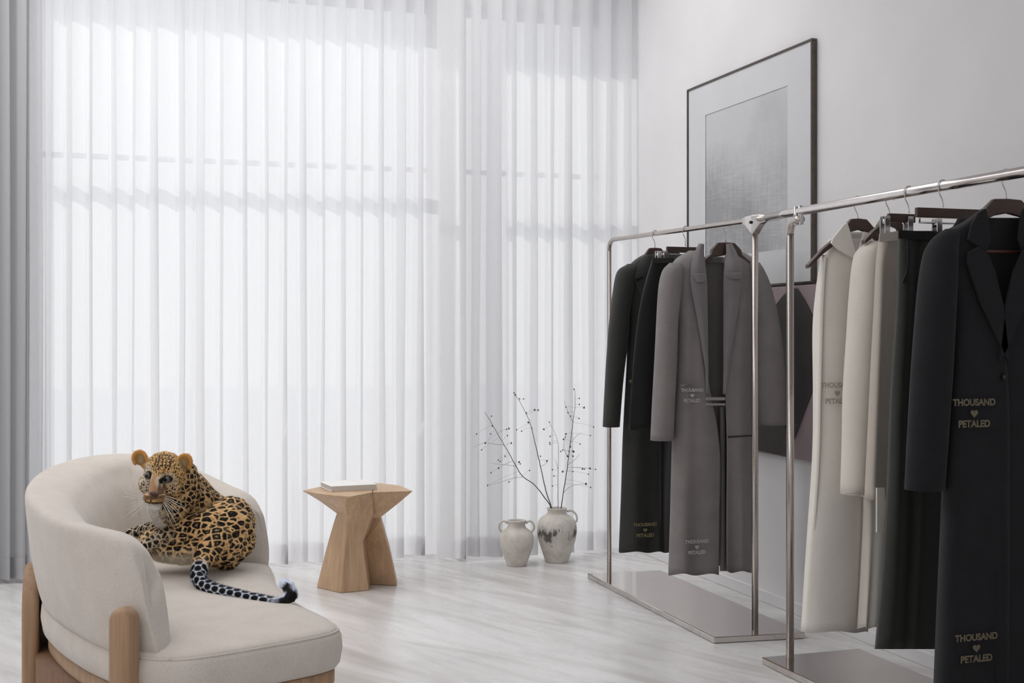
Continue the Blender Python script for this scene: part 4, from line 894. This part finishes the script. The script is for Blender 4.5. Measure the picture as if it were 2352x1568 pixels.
    # ears: dark cup inside
    for nm, ((x, y), D, r, sg) in ears.items():
        c = np.array(P(x, y, D)); dx = (V-c)@np.array(right); dz = V[:, 2]-c[2]; e = np.sqrt((dx/(r/F*D*.62))**2+((dz+.003)/(r/F*D*.66))**2); dp = (V-c)@np.array(fwd)
        mk = np.clip((1.15-e)/.35, 0, 1)*(dp < .012)*(dp > -.03)
        blend(mk*.55, (110, 88, 56)); mk2 = np.clip((1.0-e)/.5, 0, 1)*(dx*sg < .004)*(dp < .012)*(dp > -.03); blend(mk2*.7, (160, 150, 118))
        sup = np.maximum(sup, np.clip((1.75-e)/.1, 0, 1)*we+we); 
    # tail: two staggered rows of black patches, black tip inside, white outside
    TL = tails; tn = np.cross(tang, np.array([0, 0, 1.0])); tn /= np.linalg.norm(tn, axis=1)[:, None]+1e-9
    lat = np.einsum('ij,ij->i', V-tcen, tn); rad = .0175
    ang = np.arctan2(V[:, 2]-tcen[:, 2], lat)
    per = .030
    rows = []
    tk = np.zeros(n)
    for off, a0 in ((0, .5), (.5, 1.5), (0, 2.5), (.5, -.5), (.0, 3.4)):
        ph = ((TL/per+off) % 1)-.5; e = np.sqrt((ph*per/.0130)**2+(np.angle(np.exp(1j*(ang-a0)))/.55)**2); tk = np.maximum(tk, np.clip((1.12-e)/.25, 0, 1))
    Lt = max(s[6] for s in seg if s[0] == 'tail')
    tip = sm(TL, Lt*.76, Lt*.82); inner = sm(-lat*np.sign(1), -.004, .004)
    fc = -(Nn@np.array(fwd))-.35*Nn[:, 2]; tk = np.where(tip > 0, np.maximum(tk*(1-tip), tip*sm(fc, .0, .3)*(1-sm(TL, Lt*.965, Lt*.99))), tk)
    ink = np.maximum(ink, tk*np.clip(wt*1.6-.4, 0, 1)); sup = np.maximum(sup, np.clip(wt*1.6-.3, 0, 1))
    blend(np.clip(wt*1.5-.3, 0, 1)*sm(TL, .0, .05), (226, 234, 250))
    def setattrs(me_, b, iv, sv, zo, ps):
        at_ = me_.attributes.new('base', 'FLOAT_COLOR', 'POINT'); at_.data.foreach_set('color', np.c_[b, np.ones(len(b))].ravel())
        at_ = me_.attributes.new('ctl', 'FLOAT_COLOR', 'POINT'); at_.data.foreach_set('color', np.c_[iv, sv, np.zeros(len(iv)), np.ones(len(iv))].ravel())
        at_ = me_.attributes.new('zone', 'FLOAT_COLOR', 'POINT'); at_.data.foreach_set('color', np.c_[zo, np.ones(len(zo))].ravel())
        at_ = me_.attributes.new('rest', 'FLOAT_VECTOR', 'POINT'); at_.data.foreach_set('vector', ps.ravel())
    zone = np.c_[wb, wn, wh]
    setattrs(body, base, ink, sup, zone, V)
    m = M_('leopard_coat')
    A = lambda nm: m.N('ShaderNodeAttribute', attribute_name=nm)
    rest = A('rest').outputs['Vector']; ctl = m.N('ShaderNodeSeparateColor'); m.L(A('ctl').outputs['Color'], ctl.inputs[0]); zn = m.N('ShaderNodeSeparateColor'); m.L(A('zone').outputs['Color'], zn.inputs[0])
    wob = m.N('ShaderNodeTexNoise', i_Scale=55.0, i_Detail=2.0); m.L(rest, wob.inputs['Vector'])
    ws = m.N('ShaderNodeVectorMath', operation='SCALE'); ws.inputs['Scale'].default_value = .007; m.L(wob.outputs['Color'], ws.inputs[0])
    add = m.N('ShaderNodeVectorMath', operation='ADD'); m.L(rest, add.inputs[0]); m.L(ws.outputs[0], add.inputs[1])
    def spots(scale, aniso, e0, e1, hollow=False):
        mp = m.N('ShaderNodeMapping'); mp.inputs['Scale'].default_value = aniso; m.L(add.outputs[0], mp.inputs[0])
        v = m.N('ShaderNodeTexVoronoi', feature='DISTANCE_TO_EDGE', i_Scale=scale, i_Randomness=.75); m.L(mp.outputs[0], v.inputs['Vector'])
        r = m.N('ShaderNodeMapRange', i_1=e0, i_2=e1); m.L(v.outputs[0], r.inputs[0])
        if hollow:
            h = m.N('ShaderNodeMapRange', i_1=.34, i_2=.46, i_3=1, i_4=.5); m.L(v.outputs[0], h.inputs[0])
            x = m.N('ShaderNodeMath', operation='MULTIPLY'); m.L(r.outputs[0], x.inputs[0]); m.L(h.outputs[0], x.inputs[1]); return x.outputs[0]
        return r.outputs[0]
    def mulv(a, b):
        x = m.N('ShaderNodeMath', operation='MULTIPLY'); m.L(a, x.inputs[0]); m.L(b, x.inputs[1]); return x.outputs[0]
    def addv(a, b):
        x = m.N('ShaderNodeMath', operation='ADD'); m.L(a, x.inputs[0]); m.L(b, x.inputs[1]); return x.outputs[0]
    s = addv(addv(mulv(spots(43, (.85, .85, 1.3), .065, .115, True), zn.outputs[0]), mulv(spots(62, (1, 1, 1), .07, .13), zn.outputs[1])), mulv(spots(150, (1, 1, .7), .10, .19), zn.outputs[2]))
    iv = m.N('ShaderNodeMath', operation='SUBTRACT', i_0=1.0, use_clamp=True); m.L(ctl.outputs[1], iv.inputs[1])
    s = mulv(s, iv.outputs[0]); mxx = m.N('ShaderNodeMath', operation='MAXIMUM', use_clamp=True); m.L(s, mxx.inputs[0]); m.L(ctl.outputs[0], mxx.inputs[1])
    fn = m.N('ShaderNodeTexNoise', i_Scale=420.0, i_Detail=2.0); m.L(rest, fn.inputs['Vector'])
    fr = m.N('ShaderNodeMapRange', i_3=.85, i_4=1.35); m.L(fn.outputs['Fac'], fr.inputs[0])
    bc = m.N('ShaderNodeVectorMath', operation='SCALE'); m.L(A('base').outputs['Color'], bc.inputs[0]); m.L(fr.outputs[0], bc.inputs['Scale'])
    mx = m.N('ShaderNodeMix', data_type='RGBA'); m.L(mxx.outputs[0], mx.inputs[0]); m.L(bc.outputs[0], mx.inputs[6]); mx.inputs[7].default_value = lin((22, 18, 17)); m.L(mx.outputs[2], m.b.inputs['Base Color'])
    m.b.inputs['Roughness'].default_value = .75; m.b.inputs['Specular IOR Level'].default_value = .25
    coat = link('body', body, m.m, root)
    # fur: short tapered hairs lying along the coat
    nf = 90000; pick = rng.integers(0, n, nf); root_ = V[pick]; nn = Nn[pick]
    flow = np.tile(np.array(right*.5-up*.75+fwd*.15), (nf, 1)); 
    hd = wh[pick] > .5; flow[hd] = (root_[hd]-np.array(P(358, 1125, 3.64))); flow[hd] /= np.linalg.norm(flow[hd], axis=1)[:, None]+1e-9
    tl = wt[pick] > .5; flow[tl] = tang[pick][tl]
    flow += rng.normal(0, .25, (nf, 3)); flow -= nn*np.einsum('ij,ij->i', flow, nn)[:, None]; flow /= np.linalg.norm(flow, axis=1)[:, None]+1e-9
    ln = rng.uniform(.004, .008, nf)*np.where(hd, .7, 1)*np.where(tl, 1.15, 1)*np.where(np.einsum('i,i->i', wp['throat'][pick]+wp['chin'][pick]+wp['belly'][pick], np.ones(nf)) > .4, 1.5, 1)
    keep = (root_[:, 2] > zs+.002)&(sup[pick] < 2)&~((br[pick] > .4)); root_, nn, flow, ln, pick = root_[keep], nn[keep], flow[keep], ln[keep], pick[keep]; nf = len(pick)
    side = np.cross(flow, nn); w_ = .00038
    jit = rng.normal(0, .0009, (nf, 3)); r0 = root_+jit-nn*.0006
    lift = np.where(wt[pick] > .5, .55, .38)[:, None]
    tipp = r0+(flow*.92+nn*lift)*ln[:, None]; mid = r0+(flow*.45+nn*lift*.75)*ln[:, None]
    Vs = np.stack([r0-side*w_, r0+side*w_, mid+side*w_*.7, mid-side*w_*.7, tipp], 1).reshape(-1, 3)
    fm = bpy.data.meshes.new('fur'); idx = np.arange(nf)*5
    fm.vertices.add(nf*5); fm.vertices.foreach_set('co', Vs.ravel())
    li = np.stack([idx, idx+1, idx+2, idx+3, idx+3, idx+2, idx+4], 1).ravel(); fm.loops.add(nf*7); fm.loops.foreach_set('vertex_index', li)
    fm.polygons.add(nf*2); stt = np.stack([np.arange(nf)*7, np.arange(nf)*7+4], 1).ravel(); fm.polygons.foreach_set('loop_start', stt)
    fm.update(calc_edges=True); fm.validate()
    rp = np.repeat(pick, 5); setattrs(fm, base[rp], ink[rp], sup[rp], zone[rp], V[rp])
    link('fur', fm, m.m, root)
    # eyes, nose, whiskers
    eye = M_('leopard_eye'); v = eye.coord(which='Generated'); gr = eye.N('ShaderNodeVectorMath', operation='DISTANCE'); gr.inputs[1].default_value = (.46, 0.0, .5); eye.L(v, gr.inputs[0])
    eye.L(eye.ramp(gr.outputs[1], [(.0, (8, 8, 9)), (.23, (10, 10, 10)), (.27, (128, 122, 108)), (.42, (96, 92, 84)), (.50, (14, 12, 12))]), eye.b.inputs['Base Color']); eye.b.inputs['Roughness'].default_value = .08
    for (x, y, D) in ((339, 1092, 3.660), (383.5, 1101, 3.655)):
        bm = bmesh.new(); bmesh.ops.create_uvsphere(bm, u_segments=28, v_segments=18, radius=8.2/F*D); me = bpy.data.meshes.new('eye'); bm.to_mesh(me); bm.free()
        e = link('eye', me, eye.m, root); e.location = P(x, y, D+.0055); e.rotation_euler = (0, 0, -TH+.05)
    nz = M_('nose_leather'); nz.b.inputs['Base Color'].default_value = lin((70, 46, 40)); nz.b.inputs['Roughness'].default_value = .45; f_ = nz.noise(nz.coord(), 300); nz.bump(f_, .3, .001)
    pr = [(-12, 4), (-7, 6.5), (0, 7), (7, 6.5), (12, 4), (10, -1), (5, -5), (0, -7), (-5, -5), (-10, -1)]
    D = 3.601
    rings = []
    for s_, dd in ((1.0, .016), (1.0, .006), (.8, .0005), (.4, -.001)):
        rings.append([P(354.5+a*s_*math.cos(roll)+b*s_*math.sin(roll)*0, 1136-b*s_+a*.14*s_, D+dd) for a, b in pr])
    subs(loft('nose', rings, nz.m, root), 2)
    WK = plain('whisker', (250, 246, 238), .5)
    r = random.Random(4)
    for sg in (-1, 1):
        for k in range(9):
            x0, y0 = (336+r.uniform(-3, 3), 1138+k*2.2) if sg < 0 else (374+r.uniform(-3, 3), 1138+k*2.4)
            L = r.uniform(38, 62); an = (-.35+k*.13) if sg < 0 else (.15+k*.13)
            pts = []
            for j in range(7):
                u = j/6; x = x0+sg*L*u*math.cos(an*.9); y = y0+L*u*math.sin(an)+8*u*u*(1 if sg > 0 else -1 if k < 4 else .6)
                pts.append(P(x, y, 3.645-.02*math.sin(u*2.2)))
            tube('whisker', pts, .0004, WK, root, 5, rs=[.0008-.0005*j/6 for j in range(7)])
    at(root, W(-.85, 3.8, zs))
    for c in bpy.data.objects:
        if c.parent is root and c.name.startswith('eye'): pass
leopard()

# ---------- camera, light ----------
cam = bpy.data.cameras.new('camera'); co = bpy.data.objects.new('camera', cam); COL.objects.link(co)
co.location = (0, 0, H); co.rotation_euler = (math.pi/2, 0, -TH); cam.sensor_width = 36; cam.lens = F/2352*36; cam.shift_y = -(784-CY)/2352; cam.clip_start = .05
SC.camera = co
w = bpy.data.worlds.new('sky'); SC.world = w; w.use_nodes = True; nt = w.node_tree; bg = nt.nodes['Background']
tc = nt.nodes.new('ShaderNodeTexCoord'); sp = nt.nodes.new('ShaderNodeSeparateXYZ'); nt.links.new(tc.outputs['Generated'], sp.inputs[0])
mr = nt.nodes.new('ShaderNodeValToRGB'); mr.color_ramp.elements[0].position = .40; mr.color_ramp.elements[1].position = .60
mr.color_ramp.elements[0].color = (.58, .58, .59, 1); mr.color_ramp.elements[1].color = (.97, .97, .975, 1)
ma = nt.nodes.new('ShaderNodeMath'); ma.operation = 'MULTIPLY_ADD'; ma.inputs[1].default_value = .5; ma.inputs[2].default_value = .5
nt.links.new(sp.outputs[1], ma.inputs[0]); nt.links.new(ma.outputs[0], mr.inputs[0]); nt.links.new(mr.outputs[0], bg.inputs[0]); bg.inputs[1].default_value = 1.0
sun = bpy.data.lights.new('sun', 'SUN'); sun.energy = 1.1; sun.angle = math.radians(.8); sun.color = (1, .97, .93); so = bpy.data.objects.new('sun', sun); COL.objects.link(so)
so.rotation_euler = Vector((.27, -1, -.9)).to_track_quat('-Z', 'Y').to_euler(); so.location = (-1, 12, 8)
ar = bpy.data.lights.new('ceiling_fill', 'AREA'); ar.shape = 'RECTANGLE'; ar.size = 3.6; ar.size_y = 4.6; ar.energy = 55; ar.color = (1, .99, .985); ao = bpy.data.objects.new('ceiling_fill', ar); COL.objects.link(ao)  # added fill to brighten the dim interior; no such fixture in view
ao.location = (-1.7, 3.1, ZC-.03)
a2 = bpy.data.lights.new('window_end_fill', 'AREA'); a2.shape = 'RECTANGLE'; a2.size = 4.6; a2.size_y = 1.6; a2.energy = 46; o2 = bpy.data.objects.new('window_end_fill', a2); COL.objects.link(o2)  # second added fill, lifts wall, floor and curtain fronts near the window
o2.location = (.1, 5.3, ZC-.03)
SC.view_settings.view_transform = 'Standard'; SC.view_settings.look = 'None'; SC.view_settings.exposure = .07
SC.cycles.max_bounces = 7; SC.cycles.diffuse_bounces = 4; SC.cycles.glossy_bounces = 3; SC.cycles.transparent_max_bounces = 16; SC.cycles.transmission_bounces = 4; SC.cycles.use_adaptive_sampling = True; SC.cycles.adaptive_threshold = .045; SC.cycles.caustics_reflective = False
